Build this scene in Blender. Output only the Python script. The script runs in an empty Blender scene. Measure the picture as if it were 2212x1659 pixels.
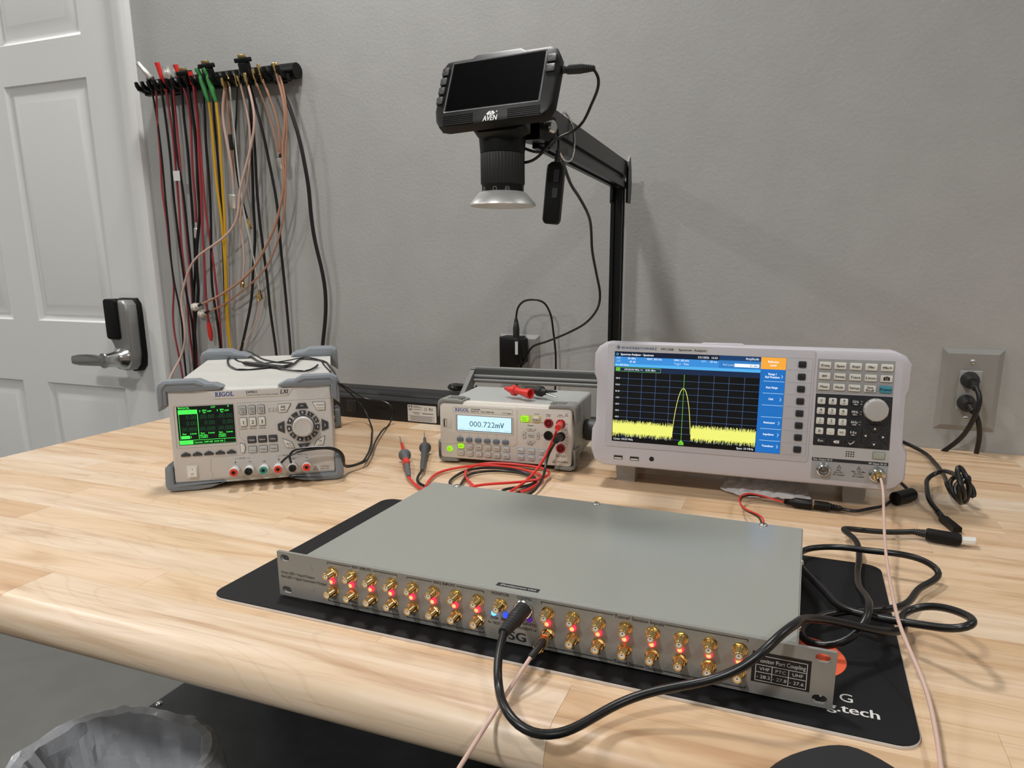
import bpy, bmesh, math, random
from mathutils import Vector, Matrix

random.seed(7)
S = 0.001                      # every length below is written in millimetres
scene = bpy.context.scene
COL = scene.collection
R_ = math.radians

# ------------------------------------------------------------------ camera, world, lights, exposure
def make_camera():
    yaw, pitch, roll = R_(20.29025), R_(12.0638), R_(0.067875)
    f = Vector((-math.sin(yaw)*math.cos(pitch), math.cos(yaw)*math.cos(pitch), -math.sin(pitch)))
    r = Vector((math.cos(yaw), math.sin(yaw), 0)); u = r.cross(f)
    r2 = r*math.cos(roll)+u*math.sin(roll); u2 = -r*math.sin(roll)+u*math.cos(roll)
    cd = bpy.data.cameras.new('camera'); cam = bpy.data.objects.new('camera', cd); COL.objects.link(cam)
    cam.matrix_world = Matrix(((r2.x, u2.x, -f.x, 0.439345), (r2.y, u2.y, -f.y, -0.915824), (r2.z, u2.z, -f.z, 0.308059), (0, 0, 0, 1)))
    cd.sensor_fit = 'HORIZONTAL'; cd.sensor_width = 36; cd.lens = 1496.027*36/2212
    cd.shift_x = -58.29/2212; cd.shift_y = 66.43/2212; cd.clip_start = 0.02
    scene.camera = cam
make_camera()
w = bpy.data.worlds.new('room_ambient'); scene.world = w; w.use_nodes = True
w.node_tree.nodes['Background'].inputs[0].default_value = (0.9, 0.95, 1.0, 1); w.node_tree.nodes['Background'].inputs[1].default_value = 0.25
scene.view_settings.view_transform = 'Standard'; scene.view_settings.look = 'None'
scene.view_settings.gamma = 1; scene.view_settings.use_curve_mapping = False
scene.view_settings.exposure = 0.0
LIGHTS = [(-2.45, 0.1, 19), (-0.3, 0.1, 18), (1.75, 0.1, 7), (-2.45, -1.9, 25), (-0.3, -1.9, 30), (1.75, -1.9, 15)]   # ceiling downlights: x, y (m), watts
CEIL = 1850
def ceiling_lights():
    for i, (x, y, p) in enumerate(LIGHTS):
        ld = bpy.data.lights.new('downlight_lamp', 'AREA'); ld.shape = 'DISK'; ld.size = 0.22; ld.energy = p; ld.color = (1.0, 0.985, 0.965)
        lo = bpy.data.objects.new('downlight_lamp', ld); COL.objects.link(lo); lo.location = (x, y, CEIL*S-0.03)
ceiling_lights()

# ------------------------------------------------------------------ materials
def lin(c):
    if isinstance(c, str): c = tuple(int(c[i:i+2], 16)/255 for i in (0, 2, 4))
    return tuple(v/12.92 if v <= 0.04045 else ((v+0.055)/1.055)**2.4 for v in c)+(1,)
MATS = {}
def mat(name, col='808080', rough=0.5, metal=0.0, emit=0.0, bump=None, mottle=0.0, spec=None, alpha=None, trans=0.0, coat=0.0):
    if name in MATS: return MATS[name]
    m = bpy.data.materials.new(name); m.use_nodes = True; n = m.node_tree.nodes; l = m.node_tree.links
    b = n['Principled BSDF']; c = lin(col)
    b.inputs['Base Color'].default_value = c; b.inputs['Roughness'].default_value = rough; b.inputs['Metallic'].default_value = metal
    if spec is not None: b.inputs['Specular IOR Level'].default_value = spec
    if coat: b.inputs['Coat Weight'].default_value = coat; b.inputs['Coat Roughness'].default_value = 0.15
    if trans: b.inputs['Transmission Weight'].default_value = trans
    if alpha is not None: b.inputs['Alpha'].default_value = alpha
    if emit: b.inputs['Emission Color'].default_value = c; b.inputs['Emission Strength'].default_value = emit
    tc = n.new('ShaderNodeTexCoord')
    if mottle:
        t = n.new('ShaderNodeTexNoise'); t.inputs['Scale'].default_value = 14; t.inputs['Detail'].default_value = 5
        l.new(tc.outputs['Object'], t.inputs['Vector'])
        r = n.new('ShaderNodeMapRange'); r.inputs[1].default_value = 0.3; r.inputs[2].default_value = 0.7; r.inputs[3].default_value = 1-mottle; r.inputs[4].default_value = 1+mottle
        l.new(t.outputs['Fac'], r.inputs[0])
        hs = n.new('ShaderNodeHueSaturation'); hs.inputs['Color'].default_value = c; l.new(r.outputs[0], hs.inputs['Value']); l.new(hs.outputs[0], b.inputs['Base Color'])
    if bump:
        t = n.new('ShaderNodeTexNoise'); t.inputs['Scale'].default_value = bump[0]; t.inputs['Detail'].default_value = 3
        l.new(tc.outputs['Object'], t.inputs['Vector'])
        bp = n.new('ShaderNodeBump'); bp.inputs['Strength'].default_value = bump[1]; bp.inputs['Distance'].default_value = bump[2]
        l.new(t.outputs['Fac'], bp.inputs['Height']); l.new(bp.outputs[0], b.inputs['Normal'])
    MATS[name] = m; return m
def glow(name, col, strength):
    if name in MATS: return MATS[name]
    m = mat(name, '000000', 0.3); b = m.node_tree.nodes['Principled BSDF']
    b.inputs['Emission Color'].default_value = lin(col); b.inputs['Emission Strength'].default_value = strength
    return m
def wood_material():
    m = bpy.data.materials.new('maple_wood'); m.use_nodes = True; n = m.node_tree.nodes; l = m.node_tree.links; b = n['Principled BSDF']
    tc = n.new('ShaderNodeTexCoord'); oi = n.new('ShaderNodeObjectInfo')
    off = n.new('ShaderNodeVectorMath'); off.operation = 'SCALE'; cmb = n.new('ShaderNodeCombineXYZ')
    for k in range(3): l.new(oi.outputs['Random'], cmb.inputs[k])
    l.new(cmb.outputs[0], off.inputs[0]); off.inputs['Scale'].default_value = 37.0
    add = n.new('ShaderNodeVectorMath'); l.new(tc.outputs['Object'], add.inputs[0]); l.new(off.outputs[0], add.inputs[1])
    mp = n.new('ShaderNodeMapping'); mp.inputs['Scale'].default_value = (1.6, 16, 16); l.new(add.outputs[0], mp.inputs[0])
    t1 = n.new('ShaderNodeTexNoise'); t1.inputs['Scale'].default_value = 2.4; t1.inputs['Detail'].default_value = 6; t1.inputs['Distortion'].default_value = 1.1; l.new(mp.outputs[0], t1.inputs['Vector'])
    mp2 = n.new('ShaderNodeMapping'); mp2.inputs['Scale'].default_value = (5, 210, 210); l.new(add.outputs[0], mp2.inputs[0])
    t2 = n.new('ShaderNodeTexNoise'); t2.inputs['Scale'].default_value = 1.5; t2.inputs['Detail'].default_value = 3; l.new(mp2.outputs[0], t2.inputs['Vector'])
    # knots / cathedral figure
    mp3 = n.new('ShaderNodeMapping'); mp3.inputs['Scale'].default_value = (3.2, 13, 13); l.new(add.outputs[0], mp3.inputs[0])
    t3 = n.new('ShaderNodeTexNoise'); t3.inputs['Scale'].default_value = 1.0; t3.inputs['Detail'].default_value = 1.0; l.new(mp3.outputs[0], t3.inputs['Vector'])
    rings = n.new('ShaderNodeMath'); rings.operation = 'MULTIPLY'; rings.inputs[1].default_value = 70; l.new(t3.outputs['Fac'], rings.inputs[0])
    sn = n.new('ShaderNodeMath'); sn.operation = 'SINE'; l.new(rings.outputs[0], sn.inputs[0])
    snr = n.new('ShaderNodeMapRange'); snr.inputs[1].default_value = 0.86; snr.inputs[2].default_value = 1.0; snr.inputs[3].default_value = 0; snr.inputs[4].default_value = 1; l.new(sn.outputs[0], snr.inputs[0])
    cr = n.new('ShaderNodeValToRGB'); e = cr.color_ramp.elements
    e[0].position = 0.30; e[0].color = lin('c5a98d'); e[1].position = 0.62; e[1].color = lin('e2d0bb')
    e2 = cr.color_ramp.elements.new(0.45); e2.color = lin('dac5ab')
    l.new(t1.outputs['Fac'], cr.inputs[0])
    mx = n.new('ShaderNodeMix'); mx.data_type = 'RGBA'; mx.blend_type = 'MULTIPLY'
    fr = n.new('ShaderNodeMapRange'); fr.inputs[1].default_value = 0.55; fr.inputs[2].default_value = 0.75; fr.inputs[3].default_value = 0; fr.inputs[4].default_value = 0.30; l.new(t2.outputs['Fac'], fr.inputs[0])
    l.new(fr.outputs[0], mx.inputs[0]); l.new(cr.outputs[0], mx.inputs[6]); mx.inputs[7].default_value = lin('b08a68')
    mx3 = n.new('ShaderNodeMix'); mx3.data_type = 'RGBA'; mx3.blend_type = 'MULTIPLY'; rf = n.new('ShaderNodeMath'); rf.operation = 'MULTIPLY'; rf.inputs[1].default_value = 0.10; l.new(snr.outputs[0], rf.inputs[0])
    l.new(rf.outputs[0], mx3.inputs[0]); l.new(mx.outputs[2], mx3.inputs[6]); mx3.inputs[7].default_value = lin('a67e5c')
    # stave tone: most alike, a few darker brown
    tone = n.new('ShaderNodeValToRGB'); te = tone.color_ramp.elements; te[0].position = 0.0; te[0].color = lin('f0e0cd'); te[1].position = 1.0; te[1].color = lin('ffffff')
    q = tone.color_ramp.elements.new(0.10); q.color = lin('ecd8c2'); q = tone.color_ramp.elements.new(0.2); q.color = lin('fbefdf'); q = tone.color_ramp.elements.new(0.75); q.color = lin('fcf3e8')
    l.new(oi.outputs['Random'], tone.inputs[0])
    mx2 = n.new('ShaderNodeMix'); mx2.data_type = 'RGBA'; mx2.blend_type = 'MULTIPLY'; mx2.inputs[0].default_value = 1.0
    l.new(mx3.outputs[2], mx2.inputs[6]); l.new(tone.outputs[0], mx2.inputs[7]); l.new(mx2.outputs[2], b.inputs['Base Color'])
    b.inputs['Roughness'].default_value = 0.36; b.inputs['Specular IOR Level'].default_value = 0.42
    bp = n.new('ShaderNodeBump'); bp.inputs['Strength'].default_value = 0.12; bp.inputs['Distance'].default_value = 0.0006; l.new(t2.outputs['Fac'], bp.inputs['Height']); l.new(bp.outputs[0], b.inputs['Normal'])
    return m
WOOD = wood_material()
M_wall = mat('grey_wall_paint', 'a7a7a5', 0.75, bump=(170, 0.35, 0.0012), mottle=0.03)
M_door = mat('white_door_paint', 'dcdcda', 0.38, bump=(60, 0.12, 0.0006))
M_white = mat('white_paint', 'e6e6e3', 0.6)
M_floor = mat('grey_floor_vinyl', '6f6f6b', 0.55, mottle=0.06)
M_blk = mat('black_plastic', '070708', 0.42, bump=(900, 0.12, 0.0003), spec=0.3)
M_blkg = mat('black_gloss', '0a0a0b', 0.12)
M_rub = mat('black_rubber', '1a1a1b', 0.5)
M_cab = mat('black_cable_jacket', '131314', 0.33)
M_redc = mat('red_silicone_jacket', 'd8342c', 0.35)
M_redd = mat('dark_red_jacket', '96343a', 0.45)
M_yel = mat('yellow_jacket', 'c79a1e', 0.45)
M_grn = mat('green_boot', '2c7c38', 0.5)
M_pnk = mat('pink_coax_jacket', 'cfb0a3', 0.45)
M_cop = mat('copper_coax_jacket', 'b0826a', 0.42)
M_gryc = mat('grey_braid_jacket', 'b5b2ab', 0.5)
M_chr = mat('chrome', 'd8d8d6', 0.16, 1.0)
M_ali = mat('brushed_aluminium', 'cfd0cf', 0.42, 1.0)
M_gold = mat('gold_plating', 'e0c184', 0.2, 1.0)
M_nik = mat('bright_nickel', 'e4e2dd', 0.3, 0.75)
M_ptfe = mat('white_dielectric', 'e6e1d6', 0.5)
M_ext = mat('black_anodised', '08090a', 0.34, 0.1, spec=0.35)

# ------------------------------------------------------------------ mesh helpers
RELM = {}
def rrect(x0, z0, x1, z1, r=1.0, n=4):
    out = []
    for cx, cz, a0 in ((x1-r, z1-r, 0), (x0+r, z1-r, 90), (x0+r, z0+r, 180), (x1-r, z0+r, 270)):
        for k in range(n+1):
            a = R_(a0+90*k/n); out.append((cx+r*math.cos(a), cz+r*math.sin(a)))
    return out
def ngon(cx, cz, r, n=20, a0=0): return [(cx+r*math.cos(R_(a0)+2*math.pi*k/n), cz+r*math.sin(R_(a0)+2*math.pi*k/n)) for k in range(n)]
def area2(p): return sum(p[i-1][0]*p[i][1]-p[i][0]*p[i-1][1] for i in range(len(p)))
def inset(p, d):
    n = len(p); out = []
    for i in range(n):
        a, b, c = Vector(p[i-1]), Vector(p[i]), Vector(p[(i+1) % n])
        e1, e2 = (b-a), (c-b)
        if e1.length < 1e-6 or e2.length < 1e-6: out.append((b.x, b.y)); continue
        e1.normalize(); e2.normalize(); n1 = Vector((-e1.y, e1.x)); n2 = Vector((-e2.y, e2.x))
        q = n1+n2; k = max(0.35, 1+n1.dot(n2)); q = q/k
        out.append((b.x+q.x*d, b.y+q.y*d))
    return out
class MB:
    def __init__(s): s.v = []; s.f = []; s.fm = []; s.mats = []
    def mi(s, m):
        if m not in s.mats: s.mats.append(m)
        return s.mats.index(m)
    def poly(s, pts, m):
        i = len(s.v); s.v += [tuple(p) for p in pts]; s.f.append(tuple(range(i, i+len(pts)))); s.fm.append(s.mi(m))
    def rings(s, rings, m, cap0=True, cap1=True, closed=True):
        n = len(rings[0]); b = len(s.v); k = s.mi(m)
        for r in rings: s.v += [tuple(p) for p in r]
        for j in range(len(rings)-1):
            for i in range(n if closed else n-1):
                i2 = (i+1) % n; s.f.append((b+j*n+i, b+j*n+i2, b+(j+1)*n+i2, b+(j+1)*n+i)); s.fm.append(k)
        if cap0: s.f.append(tuple(reversed(range(b, b+n)))); s.fm.append(k)
        if cap1: s.f.append(tuple(range(b+(len(rings)-1)*n, b+len(rings)*n))); s.fm.append(k)
        return s
    def box(s, x0, x1, y0, y1, z0, z1, m, bev=0.0):
        if bev: return s.prism(rrect(x0, z0, x1, z1, bev, 2), y1, y0, m, bev)
        P = [(x0, z0), (x1, z0), (x1, z1), (x0, z1)]
        return s.rings([[(x, y1, z) for x, z in P], [(x, y0, z) for x, z in P]], m)
    def prism(s, p, y0, y1, m, ch=0.0, back=True, bch=0.0):
        """outline in x-z, from y0 (back) to y1 (front, smaller y), front edge chamfered"""
        if area2(p) < 0: p = list(reversed(p))
        g = 1 if y1 > y0 else -1
        rr = []
        if bch: rr.append([(x, y0, z) for x, z in inset(p, bch)]); rr.append([(x, y0+g*bch, z) for x, z in p])
        else: rr.append([(x, y0, z) for x, z in p])
        if ch:
            rr.append([(x, y1-g*ch, z) for x, z in p])
            rr.append([(x, y1-g*ch*0.3, z) for x, z in inset(p, ch*0.3)]); rr.append([(x, y1, z) for x, z in inset(p, ch)])
        else: rr.append([(x, y1, z) for x, z in p])
        return s.rings(rr, m, back, True)
    def slab(s, p, z0, z1, m, ch=0.0):
        """outline in x-y, from z0 up to z1"""
        if area2(p) < 0: p = list(reversed(p))
        rr = [[(x, y, z0) for x, y in p]]
        if ch: rr += [[(x, y, z1-ch) for x, y in p], [(x, y, z1) for x, y in inset(p, ch)]]
        else: rr += [[(x, y, z1) for x, y in p]]
        return s.rings(rr, m)
    def lathe(s, prof, o, ax, m, seg=20, cap0=True, cap1=True, ref=None):
        o = Vector(o); ax = Vector(ax).normalized(); u = ax.orthogonal().normalized() if ref is None else Vector(ref); v = ax.cross(u)
        rr = [[o+ax*h+(u*math.cos(2*math.pi*k/seg)+v*math.sin(2*math.pi*k/seg))*r for k in range(seg)] for r, h in prof]
        return s.rings(rr, m, cap0, cap1)
    def tube(s, pts, r, m, seg=8, step=6.0, smooth=True, rend=None):
        P = [Vector(p) for p in pts]
        if smooth and len(P) > 2:
            P = spline(P, step)
            for _ in range(7): P = [P[0]]+[(P[i-1]+P[i]*2+P[i+1])/4 for i in range(1, len(P)-1)]+[P[-1]]
        T = [(P[min(i+1, len(P)-1)]-P[max(i-1, 0)]).normalized() for i in range(len(P))]
        u = T[0].orthogonal().normalized(); rr = []
        for i, p in enumerate(P):
            u = (u-T[i]*u.dot(T[i])); u = u.normalized() if u.length > 1e-6 else T[i].orthogonal().normalized(); v = T[i].cross(u)
            q = r if rend is None else r+(rend-r)*i/(len(P)-1)
            rr.append([p+(u*math.cos(2*math.pi*k/seg)+v*math.sin(2*math.pi*k/seg))*q for k in range(seg)])
        return s.rings(rr, m)
    def text(s, t, x0, z0, x1, h, m, off=0.25, bold=0.0, shear=0.0, align='fit', rotz=0.0):
        """flat print: baseline z0, cap height h, squeezed to x0..x1 ('fit') or natural width ('l','c','r' at x0)"""
        if align == 'fit' and t in ('1', 'I', '4', '2', '3', '5'): align = 'c'; x0 = (x0+x1)/2
        vs, fs, cap = glyphs(t, 0.0, shear); xs = [p[0] for p in vs]; a, b = min(xs), max(xs)
        kz = h/cap; kx = (x1-x0)/(b-a) if align == 'fit' else kz*0.92
        ox = {'fit': x0-a*kx, 'l': x0-a*kx, 'c': x0-(a+b)/2*kx, 'r': x0-b*kx}[align]
        i = len(s.v); k = s.mi(m)
        for q, dx in enumerate((-.03*h, .03*h) if bold else (0.0,)):      # heavy print: struck twice
            i = len(s.v); s.v += [(ox+p[0]*kx+dx, -off-.02*q, z0+p[1]*kz) for p in vs]
            for f in fs: s.f.append(tuple(i+j for j in f)); s.fm.append(k)
    def rect(s, x0, z0, x1, z1, m, off=0.25): s.poly([(x0, -off, z0), (x1, -off, z0), (x1, -off, z1), (x0, -off, z1)], m)
    def flat(s, p, m, off=0.25):
        if area2(p) < 0: p = list(reversed(p))
        s.poly([(x, -off, z) for x, z in p], m)
    def line(s, p, wd, m, off=0.25):
        for a, b in zip(p, p[1:]):
            d = Vector((b[0]-a[0], b[1]-a[1])); L = d.length
            if L < 1e-6: continue
            d /= L; q = Vector((-d.y, d.x))*wd/2; e = d*wd/2
            A = Vector(a)-e; B = Vector(b)+e
            s.poly([(A.x-q.x, -off, A.y-q.y), (B.x-q.x, -off, B.y-q.y), (B.x+q.x, -off, B.y+q.y), (A.x+q.x, -off, A.y+q.y)], m)
    def mesh(s, name, smooth=35):
        me = bpy.data.meshes.new(name); me.from_pydata([(x*S, y*S, z*S) for x, y, z in s.v], [], s.f)
        for m in s.mats: me.materials.append(m)
        me.polygons.foreach_set('material_index', s.fm)
        if smooth:
            me.polygons.foreach_set('use_smooth', [True]*len(s.f)); me.set_sharp_from_angle(angle=R_(smooth))
        me.update(); return me
    def build(s, name, parent=None, M=None, smooth=35): return place(name, s.mesh(name, smooth), parent, M)
def place(name, me, parent=None, M=None):
    o = bpy.data.objects.new(name, me); COL.objects.link(o); M = M or Matrix.Identity(4)
    RELM[o.name] = M
    if parent: o.parent = parent; o.matrix_basis = RELM[parent.name].inverted() @ M if parent.parent else M
    else: o.matrix_basis = M
    return o
def TM(x, y, z): return Matrix.Translation((x*S, y*S, z*S))
def RZ(a): return Matrix.Rotation(R_(a), 4, 'Z')
def RX(a): return Matrix.Rotation(R_(a), 4, 'X')
def RY(a): return Matrix.Rotation(R_(a), 4, 'Y')
def spline(P, step):
    out = []; n = len(P)
    for i in range(n-1):
        p0, p1, p2, p3 = P[max(i-1, 0)], P[i], P[i+1], P[min(i+2, n-1)]
        k = max(1, min(14, int((p2-p1).length/step)))
        d1 = max((p1-p0).length, 1e-3)**0.5; d2 = max((p2-p1).length, 1e-3)**0.5; d3 = max((p3-p2).length, 1e-3)**0.5
        m1 = (p2-p1)/1.0; m2 = (p2-p1)/1.0
        if i > 0: m1 = d2*d2*((p1-p0)/(d1*d1)-(p2-p0)/(d1*d1+d2*d2)+(p2-p1)/(d2*d2))
        if i < n-2: m2 = d2*d2*((p2-p1)/(d2*d2)-(p3-p1)/(d2*d2+d3*d3)+(p3-p2)/(d3*d3))
        if m1.length > 3*(p2-p1).length: m1 *= 3*(p2-p1).length/m1.length
        if m2.length > 3*(p2-p1).length: m2 *= 3*(p2-p1).length/m2.length
        for j in range(k):
            t = j/k; t2 = t*t; t3 = t2*t
            out.append(p1*(2*t3-3*t2+1)+m1*(t3-2*t2+t)+p2*(-2*t3+3*t2)+m2*(t3-t2))
    out.append(P[-1]); return out
# text is turned into flat polygons once per string
GL = {}
_tc = bpy.data.curves.new('lettering_source', 'FONT'); _to = bpy.data.objects.new('lettering_source', _tc); COL.objects.link(_to)
_tc.resolution_u = 3
def glyphs(t, bold, shear):
    key = (t, bold, shear)
    if key in GL: return GL[key]
    def conv(body):
        _tc.body = body; _tc.offset = bold; _tc.shear = shear; _tc.size = 1
        dg = bpy.context.evaluated_depsgraph_get(); dg.update()
        me = bpy.data.meshes.new_from_object(_to.evaluated_get(dg))
        v = [tuple(p.co[:2]) for p in me.vertices]; f = [tuple(p.vertices) for p in me.polygons]; bpy.data.meshes.remove(me); return v, f
    if 'H' not in GL: hv, _ = conv('H'); GL['H'] = max(p[1] for p in hv)
    v, f = conv(t); GL[key] = (v, f, GL['H']); return GL[key]
def tag(o, label, cat, group=None):
    o['label'] = label; o['category'] = cat
    if group: o['group'] = group
    return o
def thing(name, label, cat, M=None, group=None):
    o = bpy.data.objects.new(name, None); COL.objects.link(o); o.empty_display_size = 0.02
    RELM[o.name] = Matrix.Identity(4)
    if M is not None: o.matrix_basis = M
    return tag(o, label, cat, group)
def struct(o): o['kind'] = 'structure'; return o
# ------------------------------------------------------------------ the room
YW, FL = 416, -750
def room():
    mb = MB(); mb.box(-1112, 2600, YW, YW+110, FL, CEIL, M_wall); mb.box(-4400, -2088, YW, YW+110, FL, CEIL, M_wall); mb.box(-2088, -1112, YW, YW+110, 1300, CEIL, M_wall)
    struct(mb.build('wall_back', smooth=0))
    for nm, a in (('wall_left', (-4510, -4400, -3600, YW+110, FL, CEIL)), ('wall_right', (2600, 2710, -3600, YW+110, FL, CEIL)), ('wall_front', (-4510, 2710, -3710, -3600, FL, CEIL))):
        mb = MB(); mb.box(*a, M_wall); struct(mb.build(nm, smooth=0))
    mb = MB(); mb.box(-4510, 2710, -3710, YW+200, FL-60, FL, M_floor); struct(mb.build('floor', smooth=0))
    mb = MB(); mb.box(-4510, 2710, -3710, YW+110, CEIL, CEIL+60, M_white); struct(mb.build('ceiling', smooth=0))
    for (x, y, p), wh in zip(LIGHTS, ('above the door beside the back wall', 'above the instruments beside the back wall', 'above the right wall outlet beside the back wall', 'left of the room middle behind the camera', 'in the room middle behind the camera', 'right of the room middle behind the camera')):
        t = thing('ceiling_downlight', 'round white recessed downlight '+wh, 'ceiling light', TM(x*1000, y*1000, CEIL), 'ceiling downlights')
        mb = MB(); mb.lathe([(112, -16), (135, -4), (135, 0), (112, 0)], (0, 0, 0), (0, 0, 1), M_white, 32, False, False); mb.build('trim_ring', t)
    # door casing and jamb
    mb = MB()
    for x0, x1, x2 in ((-1117, -1106, -1068), (-2083, -2094, -2132)):
        pr = [(x0, 421), (x0, 406), (x0+(x2-x0)*.16, 402), (x0+(x2-x0)*.35, 402), (x0+(x2-x0)*.5, 399), (x0+(x2-x0)*.8, 398), (x2, 401), (x2, 416)]
        mb.rings([[(x, y, FL) for x, y in pr], [(x, y, 1350) for x, y in pr]], M_door)
    mb.box(-2132, -1068, 398, 416, 1290, 1352, M_door)
    mb.box(-1130, -1112, 418, 530, FL, 1290, M_door); mb.box(-2088, -2070, 418, 530, FL, 1290, M_door)
    struct(mb.build('trim_1', smooth=30))
    # door leaf with six moulded panels
    DY = 424; X0, X1, Z0, Z1 = -2066, -1133, FL+12, 1282
    xs = [(-1948, -1648), (-1546, -1246)]; zs = [(-560, -14), (160, 764), (860, 1165)]
    t = struct(bpy.data.objects.new('door_1', None)); COL.objects.link(t); RELM['door_1'] = Matrix.Identity(4)
    mb = MB()
    cx = [X0]+[v for p in xs for v in p]+[X1]; cz = [Z0]+[v for p in zs for v in p]+[Z1]
    for i in range(len(cx)-1):
        for j in range(len(cz)-1):
            if i % 2 == 1 and j % 2 == 1: continue
            mb.poly([(cx[i], DY, cz[j]), (cx[i+1], DY, cz[j]), (cx[i+1], DY, cz[j+1]), (cx[i], DY, cz[j+1])], M_door)
    mb.box(X0, X1, DY+12, DY+36, Z0, Z1, M_door)
    for a, b, c, d in ((X0, X0, Z0, Z1), (X1, X1, Z0, Z1)): mb.poly([(a, DY, c), (a, DY+12, c), (a, DY+12, d), (a, DY, d)], M_door)
    mb.build('door_leaf', t, smooth=0)
    for x0, x1 in xs:
        for z0, z1 in zs:
            mb = MB(); rr = []
            for i, y in ((0, DY), (4, DY+5), (12, DY+8.5), (18, DY+9), (43, DY+1.5), (46, DY+1)):
                rr.append([(x0+i, y, z0+i), (x1-i, y, z0+i), (x1-i, y, z1-i), (x0+i, y, z1-i)])
            mb.rings(rr, M_door, False, True); mb.build('moulded_panel', t, smooth=25)
    # electronic keypad lever lock
    lk = MB(); L = thing_part = None
    M = TM(-1187, DY, 40)
    back = rrect(-38, 0, 38, 190, 30, 6)
    lk.prism([(-38, 150), (-36, 175), (-26, 188), (26, 188), (36, 175), (38, 150), (38, 40), (34, 15), (20, 0), (-4, -3), (-20, 8), (-28, 30), (-32, 80), (-38, 105)], 0, -13, M_blk, 3)
    base = lk.build('lock_gasket', t, M)
    mb = MB(); sat = mat('satin_nickel', 'a9a9a8', 0.38, 0.9)
    mb.prism([(-34, 150), (-32, 172), (-23, 184), (23, 184), (33, 172), (34, 150), (33, 45), (28, 18), (14, 4), (-2, 3), (-14, 18), (-18, 45), (-26, 70), (-34, 82)], -13, -46, sat, 7)
    mb.build('lock_body', base, M)
    mb = MB(); mb.prism(rrect(-36, 84, 8, 187, 9, 4), -20, -53, M_blk, 4); mb.lathe([(1.4, 0), (1.4, 1)], (-14, -52.6, 178), (0, -1, 0), M_blkg, 8); mb.build('keypad', base, M)
    mb = MB(); ch = mat('satin_chrome', 'c6c7c6', 0.22, 1.0)
    mb.lathe([(30, -44), (28, -54), (22, -60), (19, -74), (17, -92), (19, -100), (14, -103)], (4, 0, 36), (0, 1, 0), ch, 24)
    pts = [(4, -96, 36), (-20, -98, 36), (-55, -97, 35), (-90, -93, 33), (-122, -88, 31)]
    rr = []
    for i, p in enumerate(pts):
        wz = [14, 15, 15, 14.5, 11][i]; wy = [9, 9, 7, 6, 4][i]; rr.append([(p[0], p[1]+wy*math.cos(2*math.pi*k/14), p[2]+wz*math.sin(2*math.pi*k/14)) for k in range(14)])
    mb.rings(rr, ch); mb.build('lever_handle', base, M)
room()

def outlet(name, x0, x1, z0, z1, label, plugs):
    t = thing(name, label, 'wall outlet', TM((x0+x1)/2, YW, z0)); w2 = (x1-x0)/2; h = z1-z0
    pm = mat('grey_wallplate', '9a9a97', 0.35, 0.25)
    mb = MB(); o = [(-w2, 0), (w2, 0), (w2, h), (-w2, h)]
    rr = [[(x, 0, z) for x, z in o], [(x, -1.2, z) for x, z in o], [(x, -6, z) for x, z in inset(o, 8)]]
    mb.rings(rr, pm); pl = mb.build('cover_plate', t, smooth=20)
    mb = MB(); mb.box(-16.8, 16.8, -7.5, -5, h/2-33.3, h/2+33.3, mat('grey_receptacle', 'a3a3a0', 0.3, 0.2), 1.2); mb.build('receptacle', t)
    for z in (h/2+48, h/2-48):
        mb = MB(); mb.lathe([(4.4, 0), (4, 1.4), (2.5, 2.1)], (0, -6, z), (0, -1, 0), M_ali, 16); mb.box(-3.6, 3.6, -8.35, -7.9, z-0.5, z+0.5, M_rub); mb.build('plate_screw', pl)
    for z in (h/2+18, h/2-18):
        mb = MB(); mb.rect(-8, z-2, -6.4, z+5, M_rub, 7.7); mb.rect(6.4, z-2, 8, z+5, M_rub, 7.7); mb.flat(ngon(0, z-7, 2.4, 12), M_rub, 7.7); mb.build('socket_slots', t, smooth=0)
outlet('wall_outlet', 674.4, 764.3, 36.8, 174.8, 'grey metal wall outlet with two black plugs on the right wall area', 2)
outlet('wall_outlet', -139, -51, 33, 171, 'grey wall outlet behind the microscope with a black usb charger', 1)

# ------------------------------------------------------------------ workbench
def bench():
    t = thing('workbench', 'long maple butcher block workbench with a rounded front edge', 'workbench')
    X0, X1 = -772, 1250; TH = 44
    rows = [-514+k*46.5 for k in range(21)]; rows[-1] = YW-1.0
    for j in range(len(rows)-1):
        y0, y1 = rows[j], rows[j+1]; x = X0; first = True
        while x < X1:
            L = random.uniform(260, 720)*(0.45 if first else 1); first = False
            xe = min(X1, x+L); xe = X1 if X1-xe < 120 else xe
            mb = MB(); g = 0.12
            if j == 0:
                pr = [(y1-g, 0), (y0+8, 0)]+[(y0+4-TH/2*math.sin(R_(a)), -TH/2+TH/2*math.cos(R_(a))) for a in range(10, 180, 10)]+[(y0+8, -TH), (y1-g, -TH)]
                mb.rings([[(x+g, y, z) for y, z in pr], [(xe-g, y, z) for y, z in pr]], WOOD)
            else:
                c = 0.25; pr = [(y0+g, -TH), (y1-g, -TH), (y1-g, -c), (y1-g-c, 0), (y0+g+c, 0), (y0+g, -c)]
                mb.rings([[(x+g, y, z) for y, z in pr], [(xe-g, y, z) for y, z in pr]], WOOD)
            mb.build('stave', t, smooth=40); x = xe
    steel = mat('dark_steel', '2a2b2c', 0.4, 0.6)
    for x in (-700, 1180):
        for y in (-380, 330):
            mb = MB(); mb.box(x-25, x+25, y-25, y+25, FL, -TH-0.3, steel); mb.build('leg', t)
    for y in (-380, 330):
        mb = MB(); mb.box(-674, 1154, y-15, y+15, -104, -TH-0.3, steel); mb.build('apron_rail', t)
bench()
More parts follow.
